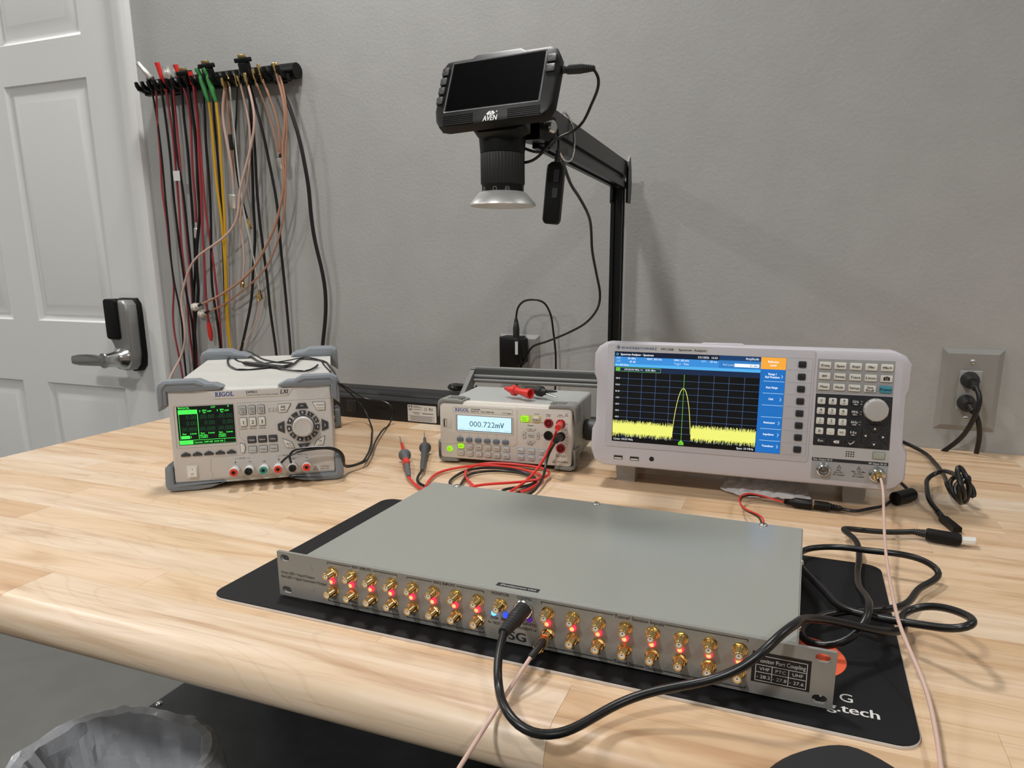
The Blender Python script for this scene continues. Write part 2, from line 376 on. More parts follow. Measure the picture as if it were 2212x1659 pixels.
def floor_mat():
    t = thing('floor_mat', 'glossy black anti static floor mat under the bench', 'floor mat', TM(0, 0, FL))
    mb = MB(); mb.slab([(-980, -650), (900, -650), (900, 330), (-980, 330)], 0.5, 4, mat('black_vinyl_mat', '2a2b2d', 0.36, mottle=0.3), 1); mb.build('mat_sheet', t)
    mb = MB(); mb.lathe([(9, 0), (9, 2), (6, 5), (3, 6)], (-965, 185, 4), (0, 0, 1), M_chr, 14); mb.build('grounding_stud', t)
floor_mat()
def bin_():
    random.seed(3)
    t = thing('waste_bin', 'black waste bin lined with a crumpled grey plastic bag', 'waste bin', TM(-452, -300, FL+4.5))
    mb = MB(); H = 338
    def rim(k, s, z): a = 2*math.pi*k/48; return (s*135*abs(math.cos(a))**.75*math.copysign(1, math.cos(a)), s*105*abs(math.sin(a))**.75*math.copysign(1, math.sin(a)), z)
    mb.rings([[rim(k, s, z) for k in range(48)] for s, z in ((.78, 0), (1, H), (1.03, H), (1.03, H+4), (.97, H+4), (.97, H-4), (.76, 6))], M_blk, True, True); mb.build('bin_shell', t)
    bag = mat('grey_film', 'd3d6db', 0.24, alpha=0.88, bump=(45, .6, .004))
    n = 84; ph = [random.uniform(0, 6.28) for _ in range(10)]
    def cr(k, j): a = 2*math.pi*k/n; return sum(math.sin((3+3*q)*a+ph[q]+j*(.5+.25*q))*(1/(1+.3*q)) for q in range(10))*1.9
    prof = [(1.17, -95), (1.17, -70), (1.16, -45), (1.14, -22), (1.1, -4), (1.06, 8), (1.0, 11), (.92, 6), (.86, -18), (.83, -40), (.8, -65), (.76, -95), (.71, -130), (.63, -175), (.5, -230), (.2, -250)]
    rr = []
    for j, (s, z) in enumerate(prof):
        ring = []
        for k in range(n):
            a = 2*math.pi*k/n; lip = 4 <= j <= 7; c = cr(k, j)*(0.5 if lip else 1.3)+random.uniform(-1, 1)*(.8 if lip else 2.2)
            q = s+c/135*(1.5 if j > 7 else .7 if j < 4 else .3)*(1 if j < 15 else 0)
            ring.append((q*135*abs(math.cos(a))**.75*math.copysign(1, math.cos(a)), q*105*abs(math.sin(a))**.75*math.copysign(1, math.sin(a)), H+4+z+c*(1.3 if lip else 1.0)))
        rr.append(ring)
    mb = MB(); mb.rings(rr, bag, False, False); mb.build('bin_liner', t, smooth=14)
bin_()
def desk_mat():
    t = thing('desk_mat', 'black desk mat with pale edge and white lettering under the grey rack unit', 'desk mat', TM(-66, -455, 0)@RZ(-0.68))
    o = rrect(0, 0, 603, 303, 16, 6)
    mb = MB(); mb.slab(o, 0.1, 2.2, mat('pale_foam', 'd8d2cb', 0.7)); mb.build('foam_base', t)
    mb = MB(); mb.slab(inset(o, 0.5), 2.2, 3.0, mat('black_fabric', '121214', 0.6, bump=(1500, .2, .0002), spec=.3)); mb.build('fabric_top', t)
    mb = MB(); wm = mat('white_print', 'd6d5d1', 0.6)
    F = MB()
    F.text('ing.tech', 535.6, 24, 579, 9.6, wm, 0, 0.012); F.text('N', 540.5, 37.6, 549.4, 10, wm, 0); F.text('G', 554, 37.6, 562.8, 10, wm, 0)
    ORN = mat('orange_print', 'e8603a', 0.6)
    for q in F.v: pass
    F.v = [(x, z, 3.12-y) for x, y, z in F.v]
    F.poly([(x, y, 3.1) for x, y in ngon(529.5, 92, 31.5, 48)], ORN)
    F.build('printed_logo', t, smooth=0)
desk_mat()

# ------------------------------------------------------------------ grey rack unit
def rack():
    t = thing('rack_unit', 'flat grey rack unit with rows of gold connectors and red lights', 'rack unit', TM(0, -433, 5.0)@RZ(-0.876))
    gp = mat('grey_powder_coat', '94968f', 0.2, 0.0, spec=0.6)
    fp = mat('grey_anodised_panel', '999893', 0.42, 0.35, bump=(1600, .1, .0002))
    ink = mat('black_print', '141414', 0.5)
    W, H = 482.6, 43.7
    # front plate with four slots: outer ring strips
    slots = [(8.75, 37.7), (8.75, 5.95), (W-8.75, 37.7), (W-8.75, 5.95)]
    bm = bmesh.new(); es = []
    def loop(pts):
        vs = [bm.verts.new((x*S, 0, z*S)) for x, z in pts]
        for i in range(len(vs)): es.append(bm.edges.new((vs[i-1], vs[i])))
    loop(rrect(0, 0, W, H, 0.8, 2))
    for u, v in slots: loop(rrect(u-5.2, v-3.4, u+5.2, v+3.4, 3.39, 5))
    bmesh.ops.triangle_fill(bm, use_beauty=True, use_dissolve=False, edges=es)
    g = bmesh.ops.extrude_face_region(bm, geom=bm.faces[:]); bmesh.ops.translate(bm, vec=(0, 3*S, 0), verts=[e for e in g['geom'] if isinstance(e, bmesh.types.BMVert)])
    bmesh.ops.recalc_face_normals(bm, faces=bm.faces[:])
    me = bpy.data.meshes.new('front_panel'); bm.to_mesh(me); bm.free(); me.materials.append(fp)
    front = place('front_panel', me, t)
    mb = MB(); mb.box(33, 456, 3, 237, 0.4, 42.6, mat('grey_chassis_paint', '8f918c', 0.4)); mb.build('chassis', t)
    mb = MB(); lid = [(32, 3.1), (456.6, 3.1), (456.6, 238), (32, 238)]
    mb.slab(lid, 42.6, 44.0, gp, 0.5); mb.box(31.2, 32.4, 3.5, 237.5, 18, 43.2, gp); mb.box(456.2, 457.4, 3.5, 237.5, 18, 43.2, gp); mb.build('lid', t)
    sc = MB(); sc.lathe([(4.6, 0), (4.4, .9), (3.2, 2.0), (1.2, 2.5)], (0, 0, 0), (0, 0, 1), M_chr, 18); sc.box(-2.2, 2.2, -.45, .45, 2.35, 2.52, M_rub); sc.box(-.45, .45, -2.2, 2.2, 2.35, 2.52, M_rub); sm = sc.mesh('lid_screw')
    for x, y in ((67, 232.5), (241, 232.5), (419, 232.5)): place('lid_screw', sm, t, TM(x, y, 44))
    for y in (60, 185): place('lid_screw', sm, t, TM(457.4, y, 28)@RY(90)); place('lid_screw', sm, t, TM(31.2, y, 28)@RY(-90))
    for x in (60, 430):
        for y in (30, 210): mb = MB(); mb.lathe([(9, 0), (10, 2.3)], (x, y, -1.9), (0, 0, 1), M_rub, 14); mb.build('foot', t)
    # printed legends
    T = MB(); k = .45
    T.text('Green LED = Input+Output', 3.8, 22.4, 41.6, 2.5, ink, k); T.text('Red LED = Signal Generator+Output', 3.8, 18.2, 55.2, 2.5, ink, k)
    def brk(a, b, c, d, z, dn):
        T.line([(a, z-dn), (a, z), (b, z)], .45, ink, k); T.line([(c, z), (d, z), (d, z-dn)], .45, ink, k)
    for o, n in ((0, '1'), (83, '2')):
        brk(57.4+o, 82.2+o, 105.7+o, 130.6+o, 41.5, 1.6); T.text('RAI%s INPUTS' % n, 84.1+o, 40.4, 103.9+o, 2.3, ink, k)
        brk(56.3+o, 81.2+o, 105.2+o, 130.3+o, 3.9, -1.6); T.text('RAI%s OUTPUTS' % n, 81.6+o, 2.8, 104.8+o, 2.3, ink, k)
        for s, a, b in (('DISP', 58.7, 65.4), ('MRAS', 78.5, 87.6), ('PTC', 100.6, 106.6), ('DP/ETD', 118.9, 130.2)): T.text(s, a+o, 6.5, b+o, 2.3, ink, k)
    T.text('MONITOR', 220.9, 40.5, 236.4, 2.4, ink, k); T.text('CONFIG', 243.5, 40.4, 255.7, 2.4, ink, k)
    for s, a, b in (('DISP', 220, 226.8), ('MRAS', 229.2, 237.2), ('PTC', 241.4, 246.8), ('DP/ETD', 249.2, 260.4)): T.text(s, a, 18.3, b, 2.2, ink, k)
    T.text('TEST SIGNALS PRESENT', 221.4, 14, 257.1, 2.2, ink, k); T.line([(217.9, 16), (217.9, 14.8), (220.4, 14.8)], .45, ink, k); T.line([(260.2, 16), (260.2, 14.8), (258, 14.8)], .45, ink, k)
    T.text('TSG', 227.3, 3.1, 251, 7.4, ink, k, 0.03)
    brk(264.7, 323.7, 363.7, 423.4, 41.6, 1.6); T.text('Tunnel Section Inputs', 324.7, 39.9, 362.9, 2.6, ink, k)
    brk(267.8, 324.4, 363.6, 424, 3.2, -1.5); T.text('Tunnel Section Outputs', 325, 1.9, 363.2, 2.6, ink, k)
    XR = [270+21.15*i for i in range(8)]
    for i, x in enumerate(XR): T.text('S%d' % (i+1), x-1.4, 6.0, x+1.9, 2.1, ink, k)
    T.build('panel_lettering', front, smooth=0)
    # black coupling sticker
    mb = MB(); bk = mat('sticker_black', '121214', 0.5); wh = mat('sticker_white', 'cfcfcc', 0.5)
    mb.flat([(427.2, 10), (466.8, 10), (466.8, 34), (427.2, 34)], bk, .3)
    lw = .45
    mb.line([(430, 11.5), (464.3, 11.5), (464.3, 31.2), (430, 31.2), (430, 11.5)], lw, wh, .4); mb.line([(430, 24), (464.3, 24)], lw, wh, .4); mb.line([(430, 18.2), (464.3, 18.2)], lw, wh, .4)
    for x in (441.2, 452.4): mb.line([(x, 11.5), (x, 24)], lw, wh, .4)
    mb.text('Monitor Port Coupling', 431, 26, 463.3, 3.1, wh, .4)
    for s, a, q in (('VHF', 432.5, '- 28.2'), ('PTC', 443.6, '- 27.8'), ('UHF', 455, '- 27.6')): mb.text(s, a, 19.9, a+7, 2.4, wh, .4); mb.text(q, a-1.6, 13.6, a+7.8, 2.4, wh, .4)
    mb.build('coupling_sticker', front, smooth=0)
    mb = MB(); mb.text('Development Unit', 224, 10.1, 256, 2.7, wh, 0, 0, .25); mb.v = [(x, z, 44.22) for x, y, z in mb.v]
    mb.poly([(220.5, 8.5, 44.12), (258.2, 8.5, 44.12), (258.2, 14.5, 44.12), (220.5, 14.5, 44.12)], bk); mb.build('unit_sticker', t, smooth=0)
    # connectors
    nut = MB(); nut.lathe([(5.5, 0), (5.5, .6), (5.1, .8)], (0, 0, 0), (0, -1, 0), M_gold, 20); nut.lathe([(5.0, .8), (5.0, 2.6), (4.6, 3.0)], (0, 0, 0), (0, -1, 0), M_gold, 6)
    brl = MB(); pr = [(3.05, 2.4)]
    for q in range(9): pr += [(3.4, 2.9+q*.85), (3.1, 3.3+q*.85)]
    pr += [(3.3, 10.6), (3.1, 11.0), (2.35, 11.0), (2.3, 9.8)]
    brl.lathe(pr, (0, 0, 0), (0, -1, 0), M_gold, 20, True, True)
    die = MB(); die.lathe([(2.28, 9.7), (2.28, 10.4), (.7, 10.4), (.65, 9.9)], (0, 0, 0), (0, -1, 0), M_ptfe, 16, False, False); die.lathe([(.66, 9.0), (.66, 10.0)], (0, 0, 0), (0, -1, 0), M_rub, 10)
    nm, bmh, dm = nut.mesh('hex_nut'), brl.mesh('coaxial_jack'), die.mesh('dielectric', 60)
    def sma(u, v):
        M = TM(u, 0, v)@RY(random.uniform(0, 60)); j = place('coaxial_jack', bmh, front, M); place('hex_nut', nm, j, M); place('dielectric', dm, j, M)
    XL = [62.6+20.85*i for i in range(8)]
    for x in XL+[x+.3 for x in XR]:
        for v in (33, 15): sma(x, v)
    sma(229, 32.6)
    # LEDs
    lm = MB(); rl = glow('red_led', 'ff2038', 3.2); rc = glow('red_led_core', 'ff9c58', 2.2)
    lm.lathe([(2.7, 0), (2.7, .9), (2.55, 1.6), (1.75, 2.3)], (0, 0, 0), (0, -1, 0), rl, 18, True, False); lm.lathe([(1.75, 2.3), (1.0, 2.7), (.2, 2.85)], (0, 0, 0), (0, -1, 0), rc, 18, False, True)
    rm = lm.mesh('red_led', 60)
    for x in [61.8+20.83*i for i in range(8)]+XR: place('red_led', rm, front, TM(x, 0, 24))
    for u, c, st, nm2 in ((223, '3f8cff', 4.5, 'blue_led'), (233.5, '2a48ff', 1.6, 'blue_led'), (244, '2a48ff', 1.4, 'blue_led'), (254.5, '5a1f9a', .7, 'violet_led')):
        mm = glow('led_%s_%s' % (c, st), c, st); lm = MB(); lm.lathe([(2.3, 0), (2.3, .9), (1.9, 1.9), (.9, 2.4), (.2, 2.5)], (0, 0, 0), (0, -1, 0), mm, 18); lm.build(nm2, front, TM(u, 0, 24), 60)
    # config socket collar
    mb = MB(); mb.lathe([(8.3, 0), (8.3, 2.2), (7.6, 2.8), (6.6, 2.8), (6.6, .4)], (249.3, 0, 32.2), (0, -1, 0), M_chr, 32, False, False); mb.build('config_socket_ring', front)
    mb = MB()
    for z in (32.8, 11.6): mb.lathe([(2.6, 0), (2.6, .25), (2.2, .3)], (37.3, 0, z), (0, -1, 0), fp, 20)
    mb.build('flush_stud', front)
rack()
# ------------------------------------------------------------------ instrument helpers
def rbtn(u0, v0, u1, v1, h, m, r=1.0, ch=.5, name='button'):
    mb = MB(); mb.prism(rrect(u0, v0, u1, v1, r, 3), 0, -h, m, ch); return mb
WARN = lambda mb, u, v, s, m, k: (mb.line([(u-s, v), (u+s, v), (u, v+1.7*s), (u-s, v)], .18*s, m, k), mb.rect(u-.08*s, v+.45*s, u+.08*s, v+1.15*s, m, k), mb.rect(u-.08*s, v+.2*s, u+.08*s, v+.34*s, m, k))
def serif_word(mb, word, u0, v0, u1, h, m, k):
    cw = {'R': .95, 'I': .5, 'G': 1.0, 'O': 1.05, 'L': .85}; tot = sum(cw[c] for c in word); x = u0; s = h*.11
    for c in word:
        w_ = (u1-u0)*cw[c]/tot; a, b = x+w_*.08, x+w_*.92
        if c == 'I':
            mb.rect((a+b)/2-h*.12, v0, (a+b)/2+h*.12, v0+h, m, k); mb.rect(a, v0, b, v0+s, m, k); mb.rect(a, v0+h-s, b, v0+h, m, k)
        else:
            mb.text(c, a+(h*.1 if c in 'RL' else 0), v0, b, h, m, k, .02)
            if c in 'RL': mb.rect(a-h*.02, v0, a+h*.42, v0+s, m, k); mb.rect(a-h*.02, v0+h-s, a+h*(.3 if c == 'R' else .42), v0+h, m, k)
            if c == 'R': mb.rect(b-h*.25, v0, b+h*.12, v0+s, m, k)
            if c == 'L': mb.rect(b-h*.09, v0, b, v0+h*.32, m, k)
        x += w_
M_key = mat('ivory_key', 'dedcd4', 0.45); M_dkey = mat('charcoal_key', '3a3a3d', 0.45); M_gkey = mat('grey_key', 'b7b7b4', 0.45)
INK = mat('black_print', '141414', 0.5); INKW = mat('white_ink', 'e6e6e6', 0.5); INKB = mat('blue_ink', '1f3f94', 0.5); INKG = mat('grey_ink', '55555a', 0.5)

# ------------------------------------------------------------------ DC power supply
def power_supply():
    t = thing('power_supply', 'grey bench power supply with a glowing green screen, leftmost of the instruments', 'power supply', TM(-358.5, -222.8, 0)@RZ(36.5))
    cream = mat('warm_grey_casing', 'c9c4bf', 0.5, bump=(900, .1, .0003)); topm = mat('pale_grey_casing', 'c4c3bd', 0.45, mottle=.06); bump = mat('grey_rubber_bumper', '7d8389', 0.55)
    W, H, D = 214.7, 126.5, 372; z0 = 12; sl = math.sin(R_(5))*H
    mb = MB(); pr = [(0, 8), (sl-2, z0+H), (16, z0+H+3), (D, z0+H+3), (D, 8)]
    mb.rings([[(0.5, y, z) for y, z in pr], [(W-.5, y, z) for y, z in pr]], topm); mb.build('case', t, smooth=20)
    Mp = TM(0, 0, z0)@RX(-5)
    def P(mb, name, parent=None, sm=35): return mb.build(name, parent or face, Mp, sm)
    mb = MB(); mb.prism(rrect(0, 0, W, H, 2.5, 3), 14, -2.0, cream, 2); face = mb.build('front_panel', t, Mp)
    w = 2.05
    # raised brand band
    mb = MB(); mb.prism([(50, 126.4), (58.5, 115), (156, 115), (163.5, 126.4)], -2, -3, mat('pale_band', 'd2cfcb', 0.45), .4); P(mb, 'brand_band')
    T = MB(); serif_word(T, 'RIGOL', 60, 118.2, 84.5, 6.2, INKB, 3.2); T.text('DP831', 101, 120.9, 115, 3.4, INK, 3.2, .01); T.text('Programmable DC Power Supply', 101, 117.6, 143.5, 1.7, INKG, 3.2)
    T.text('LXI', 146, 118.3, 157, 6, INK, 3.2, .03, .3)
    # screen with bezel
    mb = MB(); bz = mat('bezel_grey', 'b9b2aa', 0.55)
    o = rrect(5.5, 48, 84, 108, 2, 3); i2 = rrect(9.6, 52, 82.8, 106.4, .6, 3)
    mb.rings([[(x, -2.0, z) for x, z in o], [(x, -2.6, z) for x, z in inset(o, .6)], [(x, -.6, z) for x, z in i2]], bz, False, False); P(mb, 'screen_bezel')
    mb = MB(); k0 = .55; G = glow('green_pixels', '4dff57', 1.25); GD = glow('dim_green_pixels', '1f5a33', .75); DK = glow('lcd_dark_green', '071410', .5); GM = glow('mid_green', '2fae3c', 1.0); k = 2.1
    mb.rect(9.7, 52.2, 82.6, 106.3, DK, k); a, b = 10.2, 82.2
    mb.text('RIGOL', 12, 102.8, 26.5, 2.8, G, k+.1, .03); mb.text('OTP', 53.5, 102.8, 59, 2.2, G, k+.1, .03); mb.text('4', 74, 103, 77, 2.8, G, k+.1, .05)
    mb.rect(11.3, 95.6, 35.6, 101.6, G, k+.1); mb.text('1 6V/5A CV', 13, 97.5, 33.5, 2.4, GM, k+.2)
    mb.line([(12, 95.6), (12, 60.8)], .45, G, k+.1); mb.line([(35.6, 95.6), (35.6, 60.8)], .7, G, k+.1)
    for x, s in ((38, '2'), (60.5, '3')): mb.text(s, x, 97.8, x+2, 2.6, G, k+.1, .04); mb.text('30V', x+4, 98.6, x+9.5, 2.3, G, k+.1, .03); mb.text('2A', x+5, 95.8, x+8.5, 2, G, k+.1, .02); mb.text('-OFF', x+9.5, 97.4, x+16, 2.1, G, k+.1, .05)
    for c, (x1, neg) in enumerate(((33.8, ''), (57, ''), (80.5, '-'))):
        for r, (s, wd) in enumerate((('00.00' if c else '0.00', 18 if c else 13), ('0.00', 13), ('00.000', 19))):
            s2 = neg+s if r == 0 else s
            mb.text(s2, x1-wd-(2 if neg and r == 0 else 0), (88.5, 80, 71.5)[r], x1, 5.4, GD, k+.1, 0)
        mb.text('Set', x1-19, 67, x1-14, 2.2, G, k+.1, .04); mb.text('Limit', x1-9, 67, x1-1, 2.2, G, k+.1, .04)
        if c: mb.text(neg+'00.00v', x1-20, 64, x1-10, 2.0, G, k+.1, .03); mb.text('2.000A', x1-20, 61.3, x1-10, 2.0, G, k+.1, .03)
    mb.rect(13, 61, 24, 65.4, G, k+.1); mb.text('5', 24.6, 62, 26.3, 2.6, G, k+.1, .05)
    mb.line([(10, 58.9), (82.4, 58.9)], .5, G, k+.1); mb.rect(10.4, 53.2, 27.5, 58.5, G, k+.1); mb.text('Voltage', 13, 54.8, 24, 2, GM, k+.2)
    mb.text('Current', 29, 54.6, 39.5, 2.2, G, k+.1, .04); mb.text('OVP Off', 41.5, 54.6, 52.5, 2.2, G, k+.1, .04); mb.text('OCP Off', 54.5, 54.6, 66, 2.2, G, k+.1, .04); mb.line([(68, 53.3), (68, 58.9)], .4, G, k+.1); mb.line([(28, 53.2), (82.4, 53.2)], .35, GM, k+.1)
    P(mb, 'screen', None, 0)
    # soft keys
    kb = MB(); kb.prism([(-6.1, 0), (6.1, 0), (6.1, 2.6), (.9, 5.7), (-.9, 5.7), (-6.1, 2.6)], 0, -2.2, M_dkey, .7); km = kb.mesh('soft_key')
    for i in range(5): place('soft_key', km, face, Mp@TM(16.8+14.68*i, -2, 36.6))
    def key(name, pts, m, h=2.0, ch=.5):
        mb = MB(); mb.prism(inset(pts, -.55) if area2(pts) > 0 else inset(pts[::-1], -.55), -1.9, -2.25, INK); mb.prism(pts, -2, -2-h, m, ch); return P(mb, name)
    T2 = 4.15
    for i in range(3):
        u = 89.9+12.25*i
        key('output_key', rrect(u, 91.5, u+8.8, 103.3, .7, 2), M_gkey); T.text('On', u+1.6, 98.2, u+7.2, 2.9, INK, T2); T.line([(u+1.6, 97), (u+7, 97)], .3, INK, T2); T.text('Off', u+3.4, 93.4, u+7.2, 2.2, INK, T2)
        key('channel_key', rrect(u+.1, 74.8, u+8.7, 86.4, .7, 2), M_key); T.text(str(i+1), u+3.0, 77.4, u+6, 5, INK, T2, .02)
        T.text(('6V/5A', '30V/2A', '-30V/2A')[i], u-.2, 69.5, u+9, 1.8, INK, 2.2); T.line([(u+.2, 73), (u+8.6, 73)], .3, INKG, 2.2)
        v = 98.2+14.15*i
        key('menu_key', rrect(v, 50, v+10.7, 59.1, .6, 2), M_dkey); T.text(('Display', 'Store', 'Utility')[i], v+1.6, 53.2, v+9.2, 2.4, INKW, T2)
        key('menu_key', rrect(v+.1, 35.9, v+10.8, 45, .6, 2), M_gkey); T.text(('...', 'Timer', 'Help')[i], v+2, 39.2, v+9, 2.2, INK, T2)
    key('mode_key', [(88, 37), (92.4, 37), (94.2, 44.5), (93, 48.6), (88, 50.3)], M_key)
    key('all_key', [(142.1, 91.8), (152.5, 91.8), (158.9, 103.4), (142.1, 103.2)], M_key); T.text('All', 145, 97.6, 151, 3.7, INK, T2, .01); T.text('On/Off', 144.5, 94, 151.5, 2.1, INK, T2, .015)
    key('preset_key', [(195.1, 92.1), (205.5, 92), (205.6, 103.4), (189, 103.6)], M_key); T.text('Preset', 194.5, 98.6, 204.3, 2.4, INK, T2); T.line([(196, 96.5), (196, 95), (204, 95)], .4, INK, T2)
    key('back_key', [(149.1, 40.2), (160.2, 39), (156.6, 47.4), (145, 53.2)], M_key); T.text('Back', 150, 44.4, 156, 2.6, INK, T2); T.line([(151, 42.4), (158, 41.6)], .4, INK, T2)
    key('ok_key', [(187.6, 38.8), (200.3, 41), (202.6, 53.6), (191.8, 47.2)], M_key); T.text('OK', 194, 45.2, 199, 3, INK, T2); T.line([(190.5, 41), (198.5, 42.3)], .4, INK, T2)
    T.line([(128.9, 92.9), (141.5, 92.9), (141.5, 98), (128.9, 98), (128.9, 92.9)], .3, INKG, 2.2); T.text('1 2 3', 130.5, 94.4, 140, 2.2, INKG, 2.2)
    # dial cluster
    C = (174.2, 70.2)
    mb = MB(); oc = []
    for q in range(8):
        a = R_(22.5+45*q); oc.append((C[0]+(36 if q % 4 in (1, 2) else 30)*1.0*math.cos(a), C[1]+30*math.sin(a)))
    mb.prism(ngon(C[0], C[1], 24.2, 44), -2, -2.5, mat('dial_plate', 'bcb6b0', 0.5), .3); P(mb, 'dial_plate')
    for i, s in enumerate(('0', '1', '2', '3', '4', '5', '6', '7', '8', '9', '.')):
        a = 90-i*360/11; pts = []
        for q in range(5): b = R_(a-12+24*q/4); pts.append((C[0]+22.6*math.cos(b), C[1]+22.6*math.sin(b)))
        for q in range(5): b = R_(a+12-24*q/4); pts.append((C[0]+16.8*math.cos(b), C[1]+16.8*math.sin(b)))
        mb = MB(); mb.prism(pts, -2.4, -4.0, M_dkey, .4); P(mb, 'digit_key')
        x, z = C[0]+19.7*math.cos(R_(a)), C[1]+19.7*math.sin(R_(a)); T.text(s, x, z-1.7, 0, 3.4, INKW, T2, .01, align='c')
    for nm, pts, ch in (('up_key', [(165, 95.6), (182.6, 95.6), (179.3, 103.4), (169.3, 103.4)], '^'), ('down_key', [(168.3, 36.8), (175.8, 36.8), (182.8, 44.5), (165, 44.5)], 'v'), ('left_key', [(139.5, 66), (148.3, 61.2), (148.6, 78.8), (139.5, 75)], '<'), ('right_key', [(199.6, 61.2), (208.8, 64.6), (208.8, 74.1), (199.8, 78.8)], '>')):
        mb = MB(); mb.prism(pts, -2, -4.0, M_dkey, .6); P(mb, nm)
        cx = sum(p[0] for p in pts)/4; cz = sum(p[1] for p in pts)/4; d = 1.8
        T.line({'^': [(cx-d, cz-.8), (cx, cz+.9), (cx+d, cz-.8)], 'v': [(cx-d, cz+.8), (cx, cz-.9), (cx+d, cz+.8)], '<': [(cx+.8, cz+d), (cx-.9, cz), (cx+.8, cz-d)], '>': [(cx-.8, cz+d), (cx+.9, cz), (cx-.8, cz-d)]}[ch], .5, INKW, T2)
    mb = MB(); kn = mat('knob_grey', 'c6c3be', 0.4); mb.lathe([(15.6, 2), (15.6, 2.6), (14.6, 2.6)], (C[0], 0, C[1]), (0, -1, 0), INK, 40); mb.lathe([(14.5, 2.4), (14.3, 15), (13.2, 16.5), (10.5, 17), (9.8, 16.4), (1, 15.8)], (C[0], 0, C[1]), (0, -1, 0), kn, 48)
    kb_ = P(mb, 'dial_knob'); mb = MB()
    for q in range(14):
        a = R_(-20+q*200/13); mb.line([(C[0]+10.8*math.cos(a), C[1]+10.8*math.sin(a)), (C[0]+12.8*math.cos(a), C[1]+12.8*math.sin(a))], .3, INKG, 17.15)
    P(mb, 'knob_ticks', kb_, 0)
    # power switch
    mb = MB(); mb.prism(rrect(16.2, 4.5, 30.7, 24.1, .8, 2), -2, -3.4, mat('switch_frame', 'd6d2c8', 0.5), .5); sw = P(mb, 'switch_frame')
    mb = MB(); mb.rings([[(18, -3.2, 7.5), (29.3, -3.2, 7.5), (29.3, -3.2, 21.7), (18, -3.2, 21.7)], [(18.3, -6.6, 7.8), (29, -6.6, 7.8), (29, -3.9, 21.4), (18.3, -3.9, 21.4)]], mat('switch_rocker', 'e0ddd2', 0.4), False); P(mb, 'switch_rocker', sw, 20)
    T.line([(23.6, 16.8), (23.6, 19.2)], .4, INK, 4.8); T.line(ngon(23.6, 11.2, 1.4, 14)+[ngon(23.6, 11.2, 1.4, 14)[0]], .35, INK, 6.2)
    # output posts
    wp = mat('white_post', 'd9d9d8', 0.4)
    PX = [79.6, 98.7, 118.2, 137.5, 157, 176]
    for u, c in zip(PX, ('d8402f', '101010', '2f8f80', 'd8402f', '101010', 'd8402f')):
        mb = MB(); mb.lathe([(5.8, 2), (5.8, 12), (6.3, 13), (6.3, 24), (5.9, 25.2), (5.2, 25.2)], (u, 0, 13.2), (0, -1, 0), wp, 24); po = P(mb, 'binding_post')
        mb = MB(); cm = mat('post_cap_'+c, c, 0.4); mb.lathe([(5.4, 25), (5.4, 27), (4.9, 27.6), (2.6, 27.6), (2.5, 25)], (u, 0, 13.2), (0, -1, 0), cm, 24, True, False); mb.lathe([(2.5, 24.5), (2.5, 25.4)], (u, 0, 13.2), (0, -1, 0), M_rub, 16); P(mb, 'post_cap', po)
    for a, b, s in ((PX[0], PX[1], '6V/5A'), (PX[3], PX[4], '30V/2A'), (PX[4], PX[5], '-30V/2A')):
        T.line([(a, 26.5), (a, 28.6), (a+4, 28.6)], .3, INKG, 2.2); T.line([(b-4, 28.6), (b, 28.6), (b, 26.5)], .3, INKG, 2.2); T.text(s, a+5.4, 27.8, b-5.4, 1.8, INK, 2.2)
    for u in (PX[0], PX[3]): T.line([(u-1.6, 23.2), (u+1.6, 23.2)], .5, INK, 2.2); T.line([(u, 21.6), (u, 24.8)], .5, INK, 2.2)
    for u in (PX[1], PX[5]): T.line([(u-1.8, 23.2), (u+1.8, 23.2)], .5, INK, 2.2)
    T.text('COM', PX[4]-3, 22, PX[4]+3, 2.2, INK, 2.2); T.line([(PX[2]-1.6, 22.5), (PX[2]+1.6, 22.5)], .35, INK, 2.2)
    for d in (-1.2, 0, 1.2): T.line([(PX[2]+d, 22.5), (PX[2]+d-.8, 20.8)], .3, INK, 2.2)
    WARN(T, 187.3, 4.2, 3.2, INK, 2.2); T.text('≤ 240VDC', 194.2, 7.6, 207, 1.8, INK, 2.2); T.text('MAX TO', 194.2, 4.2, 206, 1.8, INK, 2.2)
    # scored outlines on the face
    T.line([(87.7, 107.5), (87.7, 60), (94.5, 52), (94.8, 36), (88, 33.3), (50, 33.3)], .25, INKG, 2.1); T.line([(48.5, 33), (47, 14), (50, 8), (47, 2)], .25, INKG, 2.1); T.line([(87.7, 107.8), (213, 108.2)], .25, INKG, 2.1); T.line([(50, 2.2), (210, 2.2)], .3, INKG, 2.1)
    P(T, 'panel_lettering', None, 0)
    # rubber bumpers on all eight corners
    up = [(-12.4, 101), (-12.4, 132), (-10, 139), (-3, 143.5), (38, 143.5), (50, 137.5), (60, 137), (71.5, 131.5), (66, 127.2), (45, 127.2), (30, 126), (0, 127.2), (-.6, 110)]
    dn = [(-11, 22), (-6, 27), (-.6, 24), (-.4, 2), (0, -.8), (40, -.8), (62, -.8), (66, -3), (45, -10), (30, -11.6), (-3, -11.8), (-10, -8), (-12, -2)]
    def mir(p): return [(W-x, z) for x, z in p][::-1]
    for nm, p in (('bumper', up), ('bumper', mir(up)), ('bumper', dn), ('bumper', mir(dn))):
        mb = MB(); mb.prism(p, 34, -6, bump, 3.2, True, 3); b = mb.build(nm, t, Mp)
        if p[0][1] > 50:      # raised rib on the upper corners
            q = [(-9, 108), (-9, 131), (-7, 136.5), (-1, 140.6), (36, 140.6), (46, 136), (44, 134), (34, 137), (0, 137), (-5, 131), (-5.5, 108)]
            if p[5][0] > 100: q = mir(q)
            mb = MB(); mb.prism(q, -5, -7.4, bump, 1); mb.build('bumper_rib', b, Mp)
